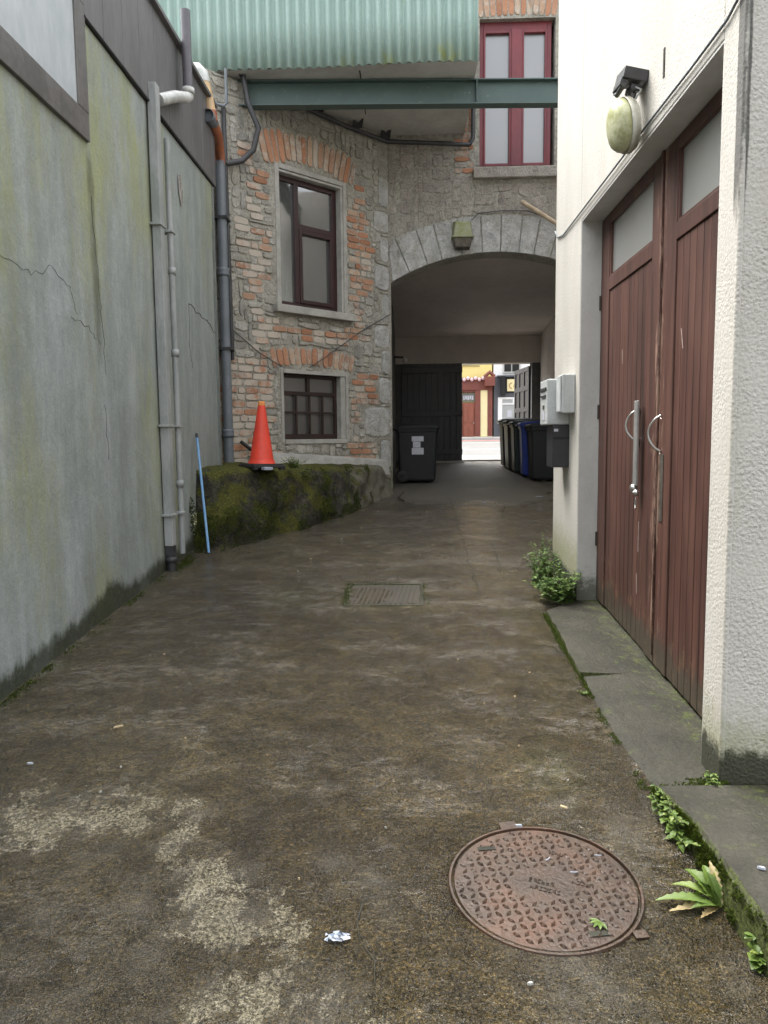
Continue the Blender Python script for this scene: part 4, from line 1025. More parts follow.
# ------------------------------------------------------------------ right building
def right_building():
    t=thing('white_building','white roughcast building with a recessed wooden double door','building',(1.2,4.4,.35))
    X0=1.2; zt=6.6
    b=MB()
    b.box(X0,6,5.33,6.22,.1,zt)                        # far pier
    b.box(X0,6,2.80,3.0,-.3,zt)                         # near pier
    b.box(X0,6,3.0,5.33,3.115,zt)                       # above the lintel
    b.box(1.42,6,3.0,5.33,-.3,3.115)                    # core behind the doors
    b.build('wall',M['rough'],t,.006)
    b=MB()                                              # smooth reveal linings
    b.box(X0+.004,1.36,5.322,5.3298,.1,3.1148); b.box(X0+.004,1.36,3.0,5.322,3.105,3.1148); b.box(X0+.004,1.36,3.0005,3.008,.1,3.105)
    b.build('reveal',M['smooth'],t)
    b=MB(); b.tube([(X0-.001,2.80,.24),(X0-.001,2.80,zt)],.011,8); b.build('corner_bead',M['rough'],t)
    o=MB(); o.box(X0-.0035,X0+.01,3.665,3.685,3.29,3.42); o.build('wall_slot',M['crack'],t)
    # rough plinth stain strip is part of the render; cable clipped above the lintel
    c=MB(); pts=[(X0-.008,6.225,3.285),(X0-.008,6.12,3.21),(X0-.008,5.9,3.17),(X0-.01,5.2,3.165),(X0-.012,4.5,3.16),(X0-.008,3.9,3.165),(X0-.01,3.3,3.155),(X0-.009,2.95,3.16),(X0-.009,2.80,3.2)]
    c.tube(pts,.006,6); tag(c.build('cable',M['grey_pvc']),'thin grey cable pinned along the white wall above the door lintel','cable')
    # doors
    d=thing('double_door','tall red brown boarded double door with glazed top panels','door',(1.34,4.15,.4))
    X=1.34; th=.045
    def leaf(y0,y1,st0,st1,gy0,gy1,nm,lab):
        r_=random.Random(int(y0*100))
        zb=lambda y: .078*y+.055
        m=MB()
        def bd(a,b_,z0,z1,x0=X,x1=X+th):
            f=lambda z,y: zb(y) if z is None else z
            m.hexa([(x0,a,f(z0,a)),(x1,a,f(z0,a)),(x1,b_,f(z0,b_)),(x0,b_,f(z0,b_)),(x0,a,z1),(x1,a,z1),(x1,b_,z1),(x0,b_,z1)])
        # stiles and rails
        bd(y0,y0+st0,None,3.10); bd(y1-st1,y1,None,3.10)
        bd(y0+st0,y1-st1,3.03,3.10); bd(y0+st0,y1-st1,2.60,2.685)
        # boards
        a,b_=y0+st0,y1-st1; n=max(1,round((b_-a)/.088)); w=(b_-a)/n
        for k in range(n): bd(a+k*w+.002,a+(k+1)*w-.002,None,2.598,X+.008+.002*r_.random(),X+th-.004)
        # bottom rail
        lf=m.build('door_leaf',M['door'],d,.004)
        g=MB(); g.box(X+.02,X+.025,a,b_,2.685,3.03); g.build('pane',M['frost'],lf)
        g=MB(); g.box(X+.006,X+.03,a-.001,a+.02,2.686,3.029); g.box(X+.006,X+.03,b_-.02,b_+.001,2.686,3.029); g.box(X+.006,X+.03,a+.02,b_-.02,2.686,2.70); g.build('glazing_bead',M['door'],lf)
        for z in (2.5,1.75,.85):
            yy=y1 if y1>5 else y0
            q=MB(); q.tube([(X-.004,yy-.006 if y1>5 else yy+.006,z),(X-.004,yy-.006 if y1>5 else yy+.006,z+.1)],.009,8); q.build('hinge',M['iron'],lf)
        return lf
    l1=leaf(3.004,4.052,.10,.19,0,0,'near','')
    l2=leaf(4.060,5.316,.17,.20,0,0,'far','')
    b=MB(); b.box(X+.001+th,1.419,3.0,5.33,.1,3.1); b.build('door_backing',M['dark'],d)
    b=MB(); b.box(X-.012,X-.0005,4.049,4.075,.42,3.10); b.build('meeting_strip',M['door'],l2,.002)
    # flat bar on the far leaf with bow handle behind and padlock knob
    b=MB(); b.box(X-.034,X-.018,4.325,4.385,1.34,1.83); b.build('flat_bar',M['aluminium'],l2,.004)
    def bow(y,z0,z1):
        q=MB(); n=12; q.tube([(X-.004-.055*math.sin(math.pi*k/n)**.6,y+.03*math.sin(math.pi*k/n),lerp(z0,z1,k/n)) for k in range(n+1)],.0065,8)
        for z in (z0,z1): q.lathe([(0,.012),(.014,.01),(.02,0)],(X-.001,y,z),10,axis='x')
        return q
    bow(4.42,1.60,1.78).build('bow_handle',M['steel'],l2)
    q=MB(); q.lathe([(0,.02),(.02,.017),(.026,0),(.02,-.017),(0,-.02)],(X-.03,4.37,1.325),12,axis='x'); q.lathe([(0,.018),(.018,.014),(.02,0),(.0,-.02)],(X-.028,4.34,1.30),12,axis='x'); q.tube([(X-.02,4.36,1.27),(X-.02,4.35,1.235),(X-.02,4.36,1.20),(X-.02,4.375,1.235),(X-.02,4.36,1.27)],.003,6); q.build('lock_knob',M['steel'],l2)
    bow(4.005,1.545,1.735).build('bow_handle',M['steel'],l1)
    b=MB(); b.box(X-.004,X-.0003,3.955,4.01,1.17,1.53); p=b.build('lock_plate',M['plate'],l1,.001)
    q=MB(); q.lathe([(0,.012),(.012,.01),(.014,0)],(X-.004,3.985,1.41),10,axis='x'); q.build('keyhole',M['steel'],p)
    q=MB()
    for (y,z,l,s) in ((3.72,2.05,.10,.03),(4.75,2.08,.09,.01),(4.05,2.4,.3,.004),(4.35,.95,.18,.0),(4.36,.70,.12,.01)):
        q.tube([(X-.002,y,z),(X-.0025,y+s*.4,z+l/2),(X-.002,y+s,z+l)],.0018,5)
    q.build('paint_scratch',simple('pale_scratch',(.5,.42,.38),(.38,.3,.26),40,.8),d)
    # steps
    b=MB(); vs=[]
    def slab(name,pts_low,hts,mat,lab,bev=.012):
        q=MB(); n=len(pts_low)
        pp=[];hh=[]
        for k in range(n):
            (xa,ya),(xb,yb)=pts_low[k],pts_low[(k+1)%n]; m=max(1,int(math.hypot(xb-xa,yb-ya)/.05))
            for e in range(m):
                u=e/m; X=lerp(xa,xb,u);Y=lerp(ya,yb,u); w=1 if X<1.15 else 0
                pp.append((X+w*.014*fbm(X*8,Y*8,3),Y+w*.010*fbm(X*9,Y*9,8))); hh.append(lerp(hts[k],hts[(k+1)%n],u))
        pts_low,hts,n=pp,hh,len(pp)
        lo=[(x,y,G(y)-.12) for x,y in pts_low]; hi=[(x,y,h) for (x,y),h in zip(pts_low,hts)]
        q.add(lo+hi,[tuple(range(n,2*n))]+[(i,(i+1)%n,(i+1)%n+n,i+n) for i in range(n)])
        o=q.build(name,mat,None,bev); tag(o,lab,'step'); return o
    slab('door_step',[(.925,3.98),(1.40,3.92),(1.40,5.325),(1.18,5.325),(1.18,5.33),(.95,5.08)],[.345,.345,.450,.450,.450,.430],M['slab'],'flat mossy concrete door slab at the far half of the double door')
    # ramp slab
    q=MB(); N=16;K=10; vs=[];fs=[]
    for i in range(N+1):
        y=lerp(2.76,4.00,i/N)
        xl=lerp(.955,.90,i/N)+.012*fbm(y*5,1,1)-.07*math.sin(math.pi*i/N)**.7*.4
        for k in range(K+1):
            u=k/K; x=lerp(xl,1.40,u); z=G(y)+.010*fbm(x*.9,y*.7)+lerp(.008,.034,sstep(0,.6,u))+.003*fbm(x*9,y*9,4)
            if k==0: z=G(y)-.03
            vs.append((x,y,z))
    for i in range(N):
        for k in range(K): a=i*(K+1)+k; fs.append((a,a+1,a+K+2,a+K+1))
    q.add(vs,fs,0,True); tag(q.build('door_ramp',M['slab']),'sloping mossy concrete ramp at the near half of the double door','ramp')
    q=MB(); n=30; top=[];vs=[];fs=[]
    for i in range(n+1):
        y=lerp(-1.5,2.76,i/n) if i<n else 2.76
        xf=.975+.010*fbm(y*5,2,2)+.004*fbm(y*20,2,2)+(.04*sstep(2.5,2.76,y)*-1)
        z=.288+.002*fbm(y*6,3)
        vs+=[(xf-.015,y,G(y)-.05),(xf-.008+.01*fbm(y*12,5),y,(G(y)+z)/2),(xf,y,z-.018),(xf+.014,y,z),(1.3,y,z+.004),(6,y,z+.01)]
    for i in range(n):
        for k in range(5): a=i*6+k; fs.append((a,a+1,a+7,a+6))
    L=n*6; fs.append((L,L+1,L+2,L+3,L+4,L+5))
    q.add(vs,fs,0,False); tag(q.build('concrete_ledge',M['slab']),'raised concrete ledge with a mossy green edge beside the near corner','ledge')
right_building()

def side_wall():
    b=MB(); b.box(2.76,3.1,6.23,10.92,.3,6.2); o=b.build('yard_wall',M['rough']); tag(o,'plain white side wall behind the white building','wall')
side_wall()

# ------------------------------------------------------------------ gates
def gates():
    t=thing('gate_leaf','closed black boarded gate leaf on the left of the passage end','gate',(.5,15.7,1.13))
    b=MB(); n=10; x0,x1=-.15,1.118
    for k in range(n):
        a=lerp(x0,x1,k/n); c=lerp(x0,x1,(k+1)/n)-.006; b.box(a,c,15.70,15.74,1.15,3.195)
    b.box(x0+.01,x1-.01,15.742,15.76,1.15,3.19); b.build('boards',M['gate'],t,.003)
    for z in (1.3,2.1,3.0): b=MB(); b.box(x0,x1,15.67,15.699,z,z+.12); b.build('rail',M['gate'],t,.004)
    b=MB(); b.box(.95,1.08,15.66,15.669,2.12,2.16); b.build('bolt',M['iron'],t)
    t=thing('gate_leaf','open panelled gate leaf folded back beyond the row of bins','gate',(2.57,16,1.15))
    T=Matrix.Translation((2.57,15.98,0))@Matrix.Rotation(R(96),4,'Z')
    b=MB(T); W=1.25
    for x in (0,.40,.81,W-.09): b.box(x,x+.09,-.03,.03,1.2,3.15)
    for z in (1.2,1.7,2.2,2.65,3.05): b.box(.09,.40,-.028,.028,z,z+.1); b.box(.49,.81,-.028,.028,z,z+.1); b.box(.90,W-.09,-.028,.028,z,z+.1)
    b.build('gate_frame',M['gate2'],t,.004)
    b=MB(T); b.box(.09,W-.09,-.01,.01,1.3,3.06); b.build('panel',M['gate'],t)
    # small bright spot camera lamp on the left pier
    t=thing('security_camera','small white dome camera high on the left passage wall','camera',(-.02,14.4,3.1))
    b=MB(); b.tube([(-.28,14.4,3.2),(-.1,14.4,3.19)],.02,8); b.build('arm',M['dark_pvc'],t)
    b=MB(); b.lathe([(0,-.05),(.04,-.035),(.05,0),(.045,.03),(0,.045)],(-.07,14.4,3.14),12); b.build('dome',M['whitepaint'],t)
gates()

# ------------------------------------------------------------------ bins
def make_bin(body,lid,lab,sticker=False):
    """wheelie bin, front faces -y, base centre at the origin"""
    t=thing('wheelie_bin',lab,'bin')
    H=.86; b=MB()
    prof=[(0.02,.22,.275,.02),(.05,.235,.29,0),(.45,.25,.305,0),(H-.05,.265,.32,0),(H-.05,.28,.335,0),(H,.285,.34,0)]
    vs=[];fs=[]
    def ring(z,hx,hy,cy):
        pts=[]; r=.035
        for (sx,sy,a0) in ((1,1,0),(-1,1,90),(-1,-1,180),(1,-1,270)):
            for k in range(4):
                a=R(a0+k*30); pts.append((sx*(hx-r)+r*math.cos(a), cy+sy*(hy-r)+r*math.sin(a), z))
        return pts
    for z,hx,hy,cy in prof: vs+=ring(z,hx,hy,cy)
    n=16
    for l in range(len(prof)-1):
        for k in range(n): fs.append((l*n+k,l*n+(k+1)%n,(l+1)*n+(k+1)%n,(l+1)*n+k))
    fs.append(tuple(range(n-1,-1,-1))); fs.append(tuple(range((len(prof)-1)*n,len(prof)*n)))
    b.add(vs,fs,0,False); bo=b.build('body',body,t,.004)
    b=MB(); vs=[];fs=[]
    pr=[(H+.002,.292,.337),(H+.03,.295,.34),(H+.06,.27,.31),(H+.075,.2,.22)]
    for z,hx,hy in pr: vs+=ring(z,hx,hy,-.02)
    for l in range(3):
        for k in range(n): fs.append((l*n+k,l*n+(k+1)%n,(l+1)*n+(k+1)%n,(l+1)*n+k))
    fs.append(tuple(range(3*n,4*n))); fs.append(tuple(range(n-1,-1,-1)))
    b.add(vs,fs,0,False); b.box(-.2,.2,-.385,-.355,H+.005,H+.03); b.build('lid',lid,t,.004)
    b=MB(); b.tube([(-.24,.33,H-.02),(-.24,.40,H),(.24,.40,H),(.24,.33,H-.02)],.016,8); b.build('handle',body,t)
    b=MB(); b.tube([(-.27,.24,.1),(.27,.24,.1)],.012,8); b.build('axle',M['iron'],t)
    for s in (-1,1):
        b=MB(); x=s*.265; b.lathe([(.03,-.025),(.085,-.025),(.1,-.012),(.1,.012),(.085,.025),(.03,.025)],(x,.24,.1),18,axis='x'); w=b.build('wheel',M['rubber'],t)
    return t
bin0=make_bin(M['binblack'],M['binblack'],'black wheelie bin with a white sticker beside the black gate leaf')
sx=-.266
T=Matrix.Identity(4)
# side sticker on the -x side (faces the camera once turned)
b=MB()
b.add([(-.262,-.05,.50),(-.262,.13,.50),(-.262,.13,.72),(-.262,-.05,.72)],[(0,1,2,3)])
def place(o,x,y,rz): o.location=(x,y,G(y)+.002); o.rotation_euler=(math.atan(.06)*0,0,rz)
r1=R(90); proto_bins=[]
place(bin0,.13,12.2,R(90))
specs=[('binblack','binblack',2.28,12.25,'black wheelie bin nearest the white pier in the right row'),
 ('binblue','binblue',2.22,12.85,'blue wheelie bin in the row along the right passage wall'),
 ('bingreen','bingreen',2.16,13.42,'dark green wheelie bin just beyond the blue one'),
 ('binbrown','binblack',2.12,13.97,'dark brown wheelie bin second from the street end of the row'),
 ('binblack','bingreen',2.10,14.55,'black wheelie bin at the street end of the right row')]
for bm,lm,x,y,lab in specs:
    c=copy_tree(bin0); c['label']=lab; c['group']='wheelie bins lined up in the passage'
    for ch in c.children:
        if ch.name.startswith(('body','handle')): ch.data=ch.data.copy(); ch.data.materials[0]=M[bm]
        if ch.name.startswith('lid'): ch.data=ch.data.copy(); ch.data.materials[0]=M[lm]
    place(c,x,y,R(-90)+rng.uniform(-.05,.05))
# sticker on the left bin: on its local -x... turned side that faces the camera
bpy.context.view_layer.update()
b=MB(bin0.matrix_world.copy())
for (y0,y1,z0,z1) in ((-.10,.09,.66,.74),(-.05,.07,.56,.655),(-.10,.09,.44,.555)):
    b.add([(-.238-.052*(z-.45)-.012,y,z) for y,z in ((y0,z0),(y1,z0),(y1,z1),(y0,z1))],[(3,2,1,0)])
b.build('sticker',M['sticker'],bin0)
bin0['group']='wheelie bins lined up in the passage'

# ------------------------------------------------------------------ cone, pole
def cone():
    cx,cy=-1.60,7.98; z=1.335
    t=thing('traffic_cone','tall red orange traffic cone on a black base on the mossy platform','cone',(cx,cy,z),R(38))
    T=Matrix.Translation((cx,cy,z))@Matrix.Rotation(R(38),4,'Z')@Matrix.Rotation(R(1.5),4,'Y')
    b=MB(T); b.box(-.19,.19,-.19,.19,.0,.032); b.box(-.175,.175,-.175,.175,.032,.045)
    for sx in (-1,1):
        for sy in (-1,1): b.box(sx*.16-.03,sx*.16+.03,sy*.16-.03,sy*.16+.03,-.02,0)
    b.build('base',M['rubber'],t,.008)
    b=MB(T); b.lathe([(.15,.04),(.145,.055),(.135,.075),(.128,.09),(.04,.66),(.038,.67)],(0,0,0),28); b.build('body',M['cone'],t)
    b=MB(T); b.lathe([(.0385,.668),(.036,.70),(.03,.712),(.02,.71),(.018,.69)],(0,0,0),20); b.build('tip',M['conetop'],t)
    b=MB(T); 
    b.box(-.10,.0,-.262,-.19,-.02,.012); o=b.build('paper_scrap',M['paper'],None,.004); tag(o,'dirty white scrap under the front edge of the traffic cone','litter')
cone()
t=thing('blue_pole','thin pale blue pole leaning against the end of the grey wall','pole',(-1.93,7.03,.555))
b=MB(); b.tube([(-1.93,6.97,.56),(-2.10,7.30,1.66)],.0125,10); b.build('shaft',M['bluepole'],t)
b=MB(); b.tube([(-2.10,7.30,1.66),(-2.106,7.312,1.70)],.0145,10); b.build('end_cap',M['dark_pvc'],t)

# ------------------------------------------------------------------ meter and post boxes
def boxes():
    X=1.2
    t=thing('meter_box','shallow light grey meter box on the white pier, nearer of two','box',(X,5.5,1.95))
    b=MB(); b.box(X-.095,X,5.44,5.60,1.80,2.08); b.build('case',M['boxgrey'],t,.008)
    b=MB(); b.box(X-.108,X-.0955,5.45,5.59,1.81,2.07); b.build('cover',M['boxgrey'],t,.006)
    t=thing('post_box','deeper light grey post box with a slot, farther of two on the pier','box',(X,5.75,1.9))
    b=MB(); b.box(X-.17,X,5.62,5.90,1.72,2.06); b.build('case',M['boxgrey'],t,.01)
    b=MB(); b.box(X-.178,X-.1705,5.64,5.88,1.98,2.0); b.box(X-.178,X-.1705,5.66,5.84,1.93,1.945); b.build('slot',M['dark'],t)
    b=MB(); b.box(X-.175,X-.1705,5.72,5.78,1.84,1.87); b.build('name_card',M['plate'],t)
    b=MB(); b.box(X-.174,X-.1705,5.70,5.80,1.76,1.83); b.build('label_card',M['sticker'],t)
    t=thing('post_box','black metal post box mounted under the two grey boxes','box',(X,5.7,1.6))
    b=MB(); b.box(X-.125,X,5.62,5.86,1.40,1.718); b.build('case',M['boxblack'],t,.006)
    b=MB(); b.box(X-.124,X-.002,5.612,5.619,1.62,1.625); b.build('seam',M['dark'],t)
    b=MB(); b.box(X-.115,X-.085,5.614,5.6195,1.67,1.69); b.build('label_card',M['sticker'],t)
boxes()

def lamps():
    X=1.2
    t=thing('wall_lamp','broken round bulkhead lamp with algae stained lens dangling from its black bracket','lamp',(X,3.98,3.25))
    b=MB(); T=Matrix.Translation((X-.07,3.98,3.42))@Matrix.Rotation(R(8),4,'X')@Matrix.Rotation(R(12),4,'Y'); b=MB(T)
    b.box(-.055,.07,-.08,.08,-.02,.035); b.box(-.06,-.02,-.07,.07,-.055,-.02); b.box(0,.05,-.06,.05,-.06,-.03)
    b.tube([(-.04,-.075,-.05),(-.045,0,-.08),(-.04,.075,-.05)],.013,8); b.build('bracket',M['dark_pvc'],t,.008)
    for dy,c in ((-.03,'white_pvc'),(.0,'dark_pvc'),(.03,'white_pvc')):
        b=MB(); b.tube([(X-.07,3.98+dy,3.38),(X-.05-dy*.5,3.95+dy*1.5,3.34),(X-.06,3.98+dy*.6,3.30),(X-.07,3.98+dy*.3,3.26)],.006,6); b.build('wire',M[c],t)
    # lamp drum, axis roughly along -x with a twist to the camera
    T=Matrix.Translation((X-.09,3.98,3.20))@Matrix.Rotation(R(8),4,'Z')@Matrix.Rotation(R(-8),4,'Y')@Matrix.Diagonal((.85,.8,.98,1))
    b=MB(T); b.lathe([(0,.055),(.10,.055),(.125,.045),(.13,.02),(.13,-.01)],(0,0,0),32,axis='x'); b.build('drum',M['lampbody'],t)
    b=MB(T); b.lathe([(.128,-.01),(.132,-.02),(.128,-.045),(.112,-.07),(.08,-.086),(.04,-.094),(0,-.096)],(0,0,0),32,axis='x'); lo=b.build('lens',M['lens'],t)
    b=MB(T); b.lathe([(.134,.022),(.138,.022),(.138,-.012),(.134,-.012)],(0,0,0),32,axis='x'); b.build('rim',M['lampbody'],t)
    # square lamp on the arch
    t=thing('wall_lamp','square mossy lamp box fixed on the stone arch ring','lamp',(.77,10.8,4.5))
    y=10.9
    b=MB(); b.hexa([(.64,y-.20,4.46),(.90,y-.20,4.46),(.92,y,4.46),(.62,y,4.46),(.67,y-.15,4.66),(.87,y-.15,4.66),(.90,y,4.70),(.64,y,4.70)]); b.box(.615,.925,y-.215,y,4.43,4.46)
    b.build('hood',M['mossbox'],t,.01)
    b=MB(); b.hexa([(.68,y-.16,4.31),(.86,y-.16,4.31),(.88,y,4.30),(.66,y,4.30),(.64,y-.195,4.43),(.90,y-.195,4.43),(.91,y,4.43),(.63,y,4.43)]); b.build('lens',M['plate'],t,.006)
    o=MB().tube([(.90,10.86,4.70),(1.0,10.875,4.80),(1.35,10.88,4.83),(1.7,10.88,4.82),(2.0,10.87,4.70),(2.3,10.88,4.4)],.007,6).build('cable',M['dark_pvc']); tag(o,'dark cable running from the arch lamp over the arch stones','cable')
    o=MB().tube([(1.60,10.82,4.93),(2.35,10.72,4.42)],.03,10).build('wooden_pole',M['stick']); tag(o,'pale wooden pole slanting down across the arch to the right','pole')
lamps()

# ------------------------------------------------------------------ manhole and drain
def manhole():
    cx,cy=.425,2.28; sl=math.atan(.078)
    z=G(cy)+.010*fbm(cx*.9,cy*.7)+.006
    t=thing('manhole_cover','round rusty iron manhole cover with lozenge studs in the wet concrete','manhole cover',(cx,cy,z))
    t.rotation_euler=(sl,0,R(8)); T=Matrix.Translation((cx,cy,z))@Matrix.Rotation(sl,4,'X')@Matrix.Rotation(R(8),4,'Z')
    t.rotation_euler=T.to_euler()
    def loc(o):  # use object space of root
        return o
    b=MB(T); b.lathe([(.0,.0),(.1,.0),(.2,.0),(.288,.0),(.291,-.006)],(0,0,0),64,sm=False)
    r_=random.Random(2); s=.030
    for i in range(-12,13):
        for j in range(-12,13):
            x,y=i*s,j*s; rr=math.hypot(x,y)
            if rr>.275: continue
            if rr<.10 and abs(y-x*.1)<.085 and abs(x)<.10: continue
            if (abs(x-.10)<.05 and abs(y-.14)<.018) or (abs(x-.13)<.06 and abs(y+.02)<.018): continue
            a=R(45) if (i+j)%2 else R(-45)
            ca,sa=math.cos(a),math.sin(a); l,w,h=.0145,.0075,.0075*r_.uniform(.6,1.1)
            P=[(l,0,0),(0,w,0),(-l,0,0),(0,-w,0),(l*.5,0,h),(-l*.5,0,h)]
            b.add([(x+p*ca-q*sa,y+p*sa+q*ca,c) for p,q,c in P],[(0,1,4),(1,2,5,4),(2,3,5),(3,0,4,5)],0,False)
    me=b.build('cover',M['rust'],t)
    b=MB(T); b.lathe([(.297,-.008),(.299,.0035),(.306,.0035),(.309,-.004)],(0,0,0),64,sm=False)
    b.box(-.06,-.0,.300,.345,-.004,.002); b.box(.19,.23,-.265,-.235,-.004,.002); b.build('frame',M['rust'],t)
    b=MB(T); 
    def strokes(x0,y0,n,rot):
        b=MB(T)
        ca,sa=math.cos(rot),math.sin(rot)
        for k in range(n):
            for (u,v,u1,v1) in r_.sample([(0,0,0,.016),(.009,0,.009,.016),(0,0,.009,0),(0,.016,.009,.016),(0,.008,.009,.008),(0,.016,.009,0)],3):
                X0=x0+(k*.014+u);Y0=y0+v;X1=x0+(k*.014+u1);Y1=y0+v1
                p=lambda X,Y:(x0+(X-x0)*ca-(Y-y0)*sa,y0+(X-x0)*sa+(Y-y0)*ca,.002)
                b.tube([p(X0,Y0),p(X1,Y1)],.0018,5)
        b.build('raised_lettering',M['rust'],me)
    strokes(-.045,.02,6,R(-28)); strokes(-.05,-.015,7,R(-28)); strokes(.06,.15,5,R(-28)); strokes(.09,-.01,5,R(-28))
    for (x,y) in ((.09,-.235),(-.14,.20)):
        q=MB(T); q.box(x-.03,x+.03,y-.010,y+.010,.0005,.0035); q.build('key_slot',M['crack'],me)
manhole()
def drain():
    t=thing('drain_cover','rectangular recessed drain cover with mossy edges in the middle of the alley','drain cover',(-.2,5.6,.44))
    x0,x1,y0,y1=-.49,.10,5.30,5.88; h=.007
    b=MB()
    b.gbox(x0,x1,y0,y0+.02,-.02,h+.002); b.gbox(x0,x1,y1-.02,y1,-.02,h+.004); b.gbox(x0,x0+.02,y0+.02,y1-.02,-.02,h+.002); b.gbox(x1-.02,x1,y0+.02,y1-.02,-.02,h+.002)
    b.build('frame',M['slab'],t,.004)
    b=MB(); b.gbox(x0+.024,x1-.024,y0+.024,y1-.024,-.02,h-.004)
    for k in range(16):
        xx=x0+.05+.036*k
        if xx+.06<x1-.03:
            ya,yb=y0+.04,y1-.04
            b.hexa([(xx,ya,G(ya)+h-.005),(xx+.014,ya,G(ya)+h-.005),(xx+.06,yb,G(yb)+h-.005),(xx+.046,yb,G(yb)+h-.005),(xx,ya,G(ya)+h),(xx+.014,ya,G(ya)+h),(xx+.06,yb,G(yb)+h),(xx+.046,yb,G(yb)+h)])
    b.build('grate',simple('worn_cement_grate',(.032,.026,.015),(.02,.016,.009),10,.7,60,.5),t)
drain()

# ------------------------------------------------------------------ plants
def leaf_geo(b,base,d,L,W,droop,mi=0,serr=0,fold=.25,n=5):
    """one leaf blade: starts at base, direction d, length L, width W"""
    d=Vector(d).normalized(); side=d.cross(Vector((0,0,1)))
    if side.length<.01: side=Vector((1,0,0))
    side.normalize(); up=side.cross(d)
    vs=[];fs=[]; p=Vector(base)
    for i in range(n+1):
        u=i/n; w=W*.5*math.sin(math.pi*min(1,(u*.92+.08)))**.8
        if serr: w*=1+serr*(1 if i%2 else -1)
        if i==n: w=.0005
        c=p+d*(L*u)+Vector((0,0,-droop*L*u*u))
        vs+=[c-side*w+up*(w*fold),c,c+side*w+up*(w*fold)]
        if i: k=3*i; fs+=[(k-3,k-2,k+1,k),(k-2,k-1,k+2,k+1)]
    b.add(vs,fs,mi,False)
def weed(name,lab,cx,cy,z,rx,ry,h,nst,seed,mat='leaf',lsize=(.02,.045),wallx=None,group=None):
    r=random.Random(seed); t=thing(name,lab,'weed',(cx,cy,z),0,group); S=MB();F=MB()
    for i in range(nst):
        a=r.uniform(0,6.28); q=math.sqrt(r.random()); bx=cx+rx*.4*q*math.cos(a); by=cy+ry*.6*q*math.sin(a)
        tx=bx+rx*.8*r.uniform(-1,1); ty=by+ry*.8*r.uniform(-1,1); hh=h*r.uniform(.45,1)
        if wallx is not None: tx=min(tx,wallx-.01); bx=min(bx,wallx-.01)
        P=[Vector((bx,by,z-.01))]
        for k in range(1,6): u=k/5; P.append(Vector((lerp(bx,tx,u**1.4)+r.uniform(-.008,.008),lerp(by,ty,u**1.4)+r.uniform(-.008,.008),z+hh*u)))
        S.tube(P,[.003,.0028,.0025,.002,.0016,.001],4)
        for k in range(1,6):
            for m in range(r.randint(2,4)):
                an=r.uniform(0,6.28); d=(math.cos(an),math.sin(an),r.uniform(-.1,.6)); L=r.uniform(*lsize)*(1.15-.1*k)
                pt=P[k].lerp(P[k-1],r.random()*.8)
                if wallx is not None and pt.x+d[0]*L>wallx: d=(-abs(d[0]),d[1],d[2])
                leaf_geo(F,pt,d,L,L*r.uniform(.55,.8),r.uniform(.1,.5),0,.12)
    S.build('stems',M['stem'],t); F.build('leaves',M[mat],t)
    return t
weed('weed','bushy green nettle like weed at the foot of the white pier',1.05,5.85,G(5.85),.17,.34,.34,42,1,wallx=1.19,lsize=(.028,.055))
weed('weed','spreading leafy weed in the corner where pier and door slab meet',1.09,5.36,G(5.38)+.03,.24,.24,.24,42,2,wallx=1.33,lsize=(.03,.06))
weed('weed','small weed sprig growing from the far corner of the white pier',1.16,6.42,G(6.4),.05,.06,.32,5,3,lsize=(.02,.035))
weed('weed','low light green weed on the mossy platform beside the traffic cone',-1.28,8.15,1.33,.14,.14,.13,22,4,'leafy',(.02,.04))
weed('weed','pale leafed sprouts climbing the mossy near end of the ledge',.935,2.56,G(2.56),.035,.20,.12,14,5,'leafy',(.022,.042))
weed('weed','tiny single green sprout low on the ledge face near the frame edge',.955,1.97,G(1.97),.02,.02,.10,2,6,'leafy',(.035,.05))
weed('weed','few light leaves sprouting at the base of the near white corner',1.17,2.79,.285,.05,.05,.05,7,8,'leafy',(.014,.024),wallx=1.19)
weed('weed','small leafy sprig at the edge of the ramp slab',.90,3.75,G(3.75),.035,.05,.035,5,9,'leafy',(.012,.02))
def dock():
    r=random.Random(4); cx,cy=.950,2.19; z=G(cy)
    t=thing('weed','large dock plant with long torn leaves against the mossy ledge','weed',(cx,cy,z))
    F=MB(); D=MB()
    for a,el,L,W,dr in ((98,58,.19,.045,.45),(122,50,.20,.05,.5),(80,66,.16,.04,.4),(150,38,.19,.042,.5),(176,22,.20,.042,.35),(140,66,.17,.04,.6),(112,72,.16,.035,.4),(165,48,.13,.035,.6),(105,40,.15,.04,.3),(190,30,.12,.03,.4)):
        a+=r.uniform(-6,6); d=(math.cos(R(a))*math.cos(R(el)),math.sin(R(a))*math.cos(R(el)),math.sin(R(el))); leaf_geo(F,(cx+r.uniform(-.012,.012),cy+r.uniform(-.012,.012),z+.005),d,L,W,dr,0,.14,.45,16)
    for a,el,L,W,dr in ((190,6,.17,.03,.1),(92,60,.17,.026,.3),(215,5,.10,.024,.1)):
        d=(math.cos(R(a))*math.cos(R(el)),math.sin(R(a))*math.cos(R(el)),math.sin(R(el))); leaf_geo(D,(cx,cy,z+.006),d,L,W,dr,0,.3,.5,14)
    F.build('leaves',M['leafy'],t); tag(D.build('leaves',M['deadleaf'],t),'dried brown leaves')
dock()
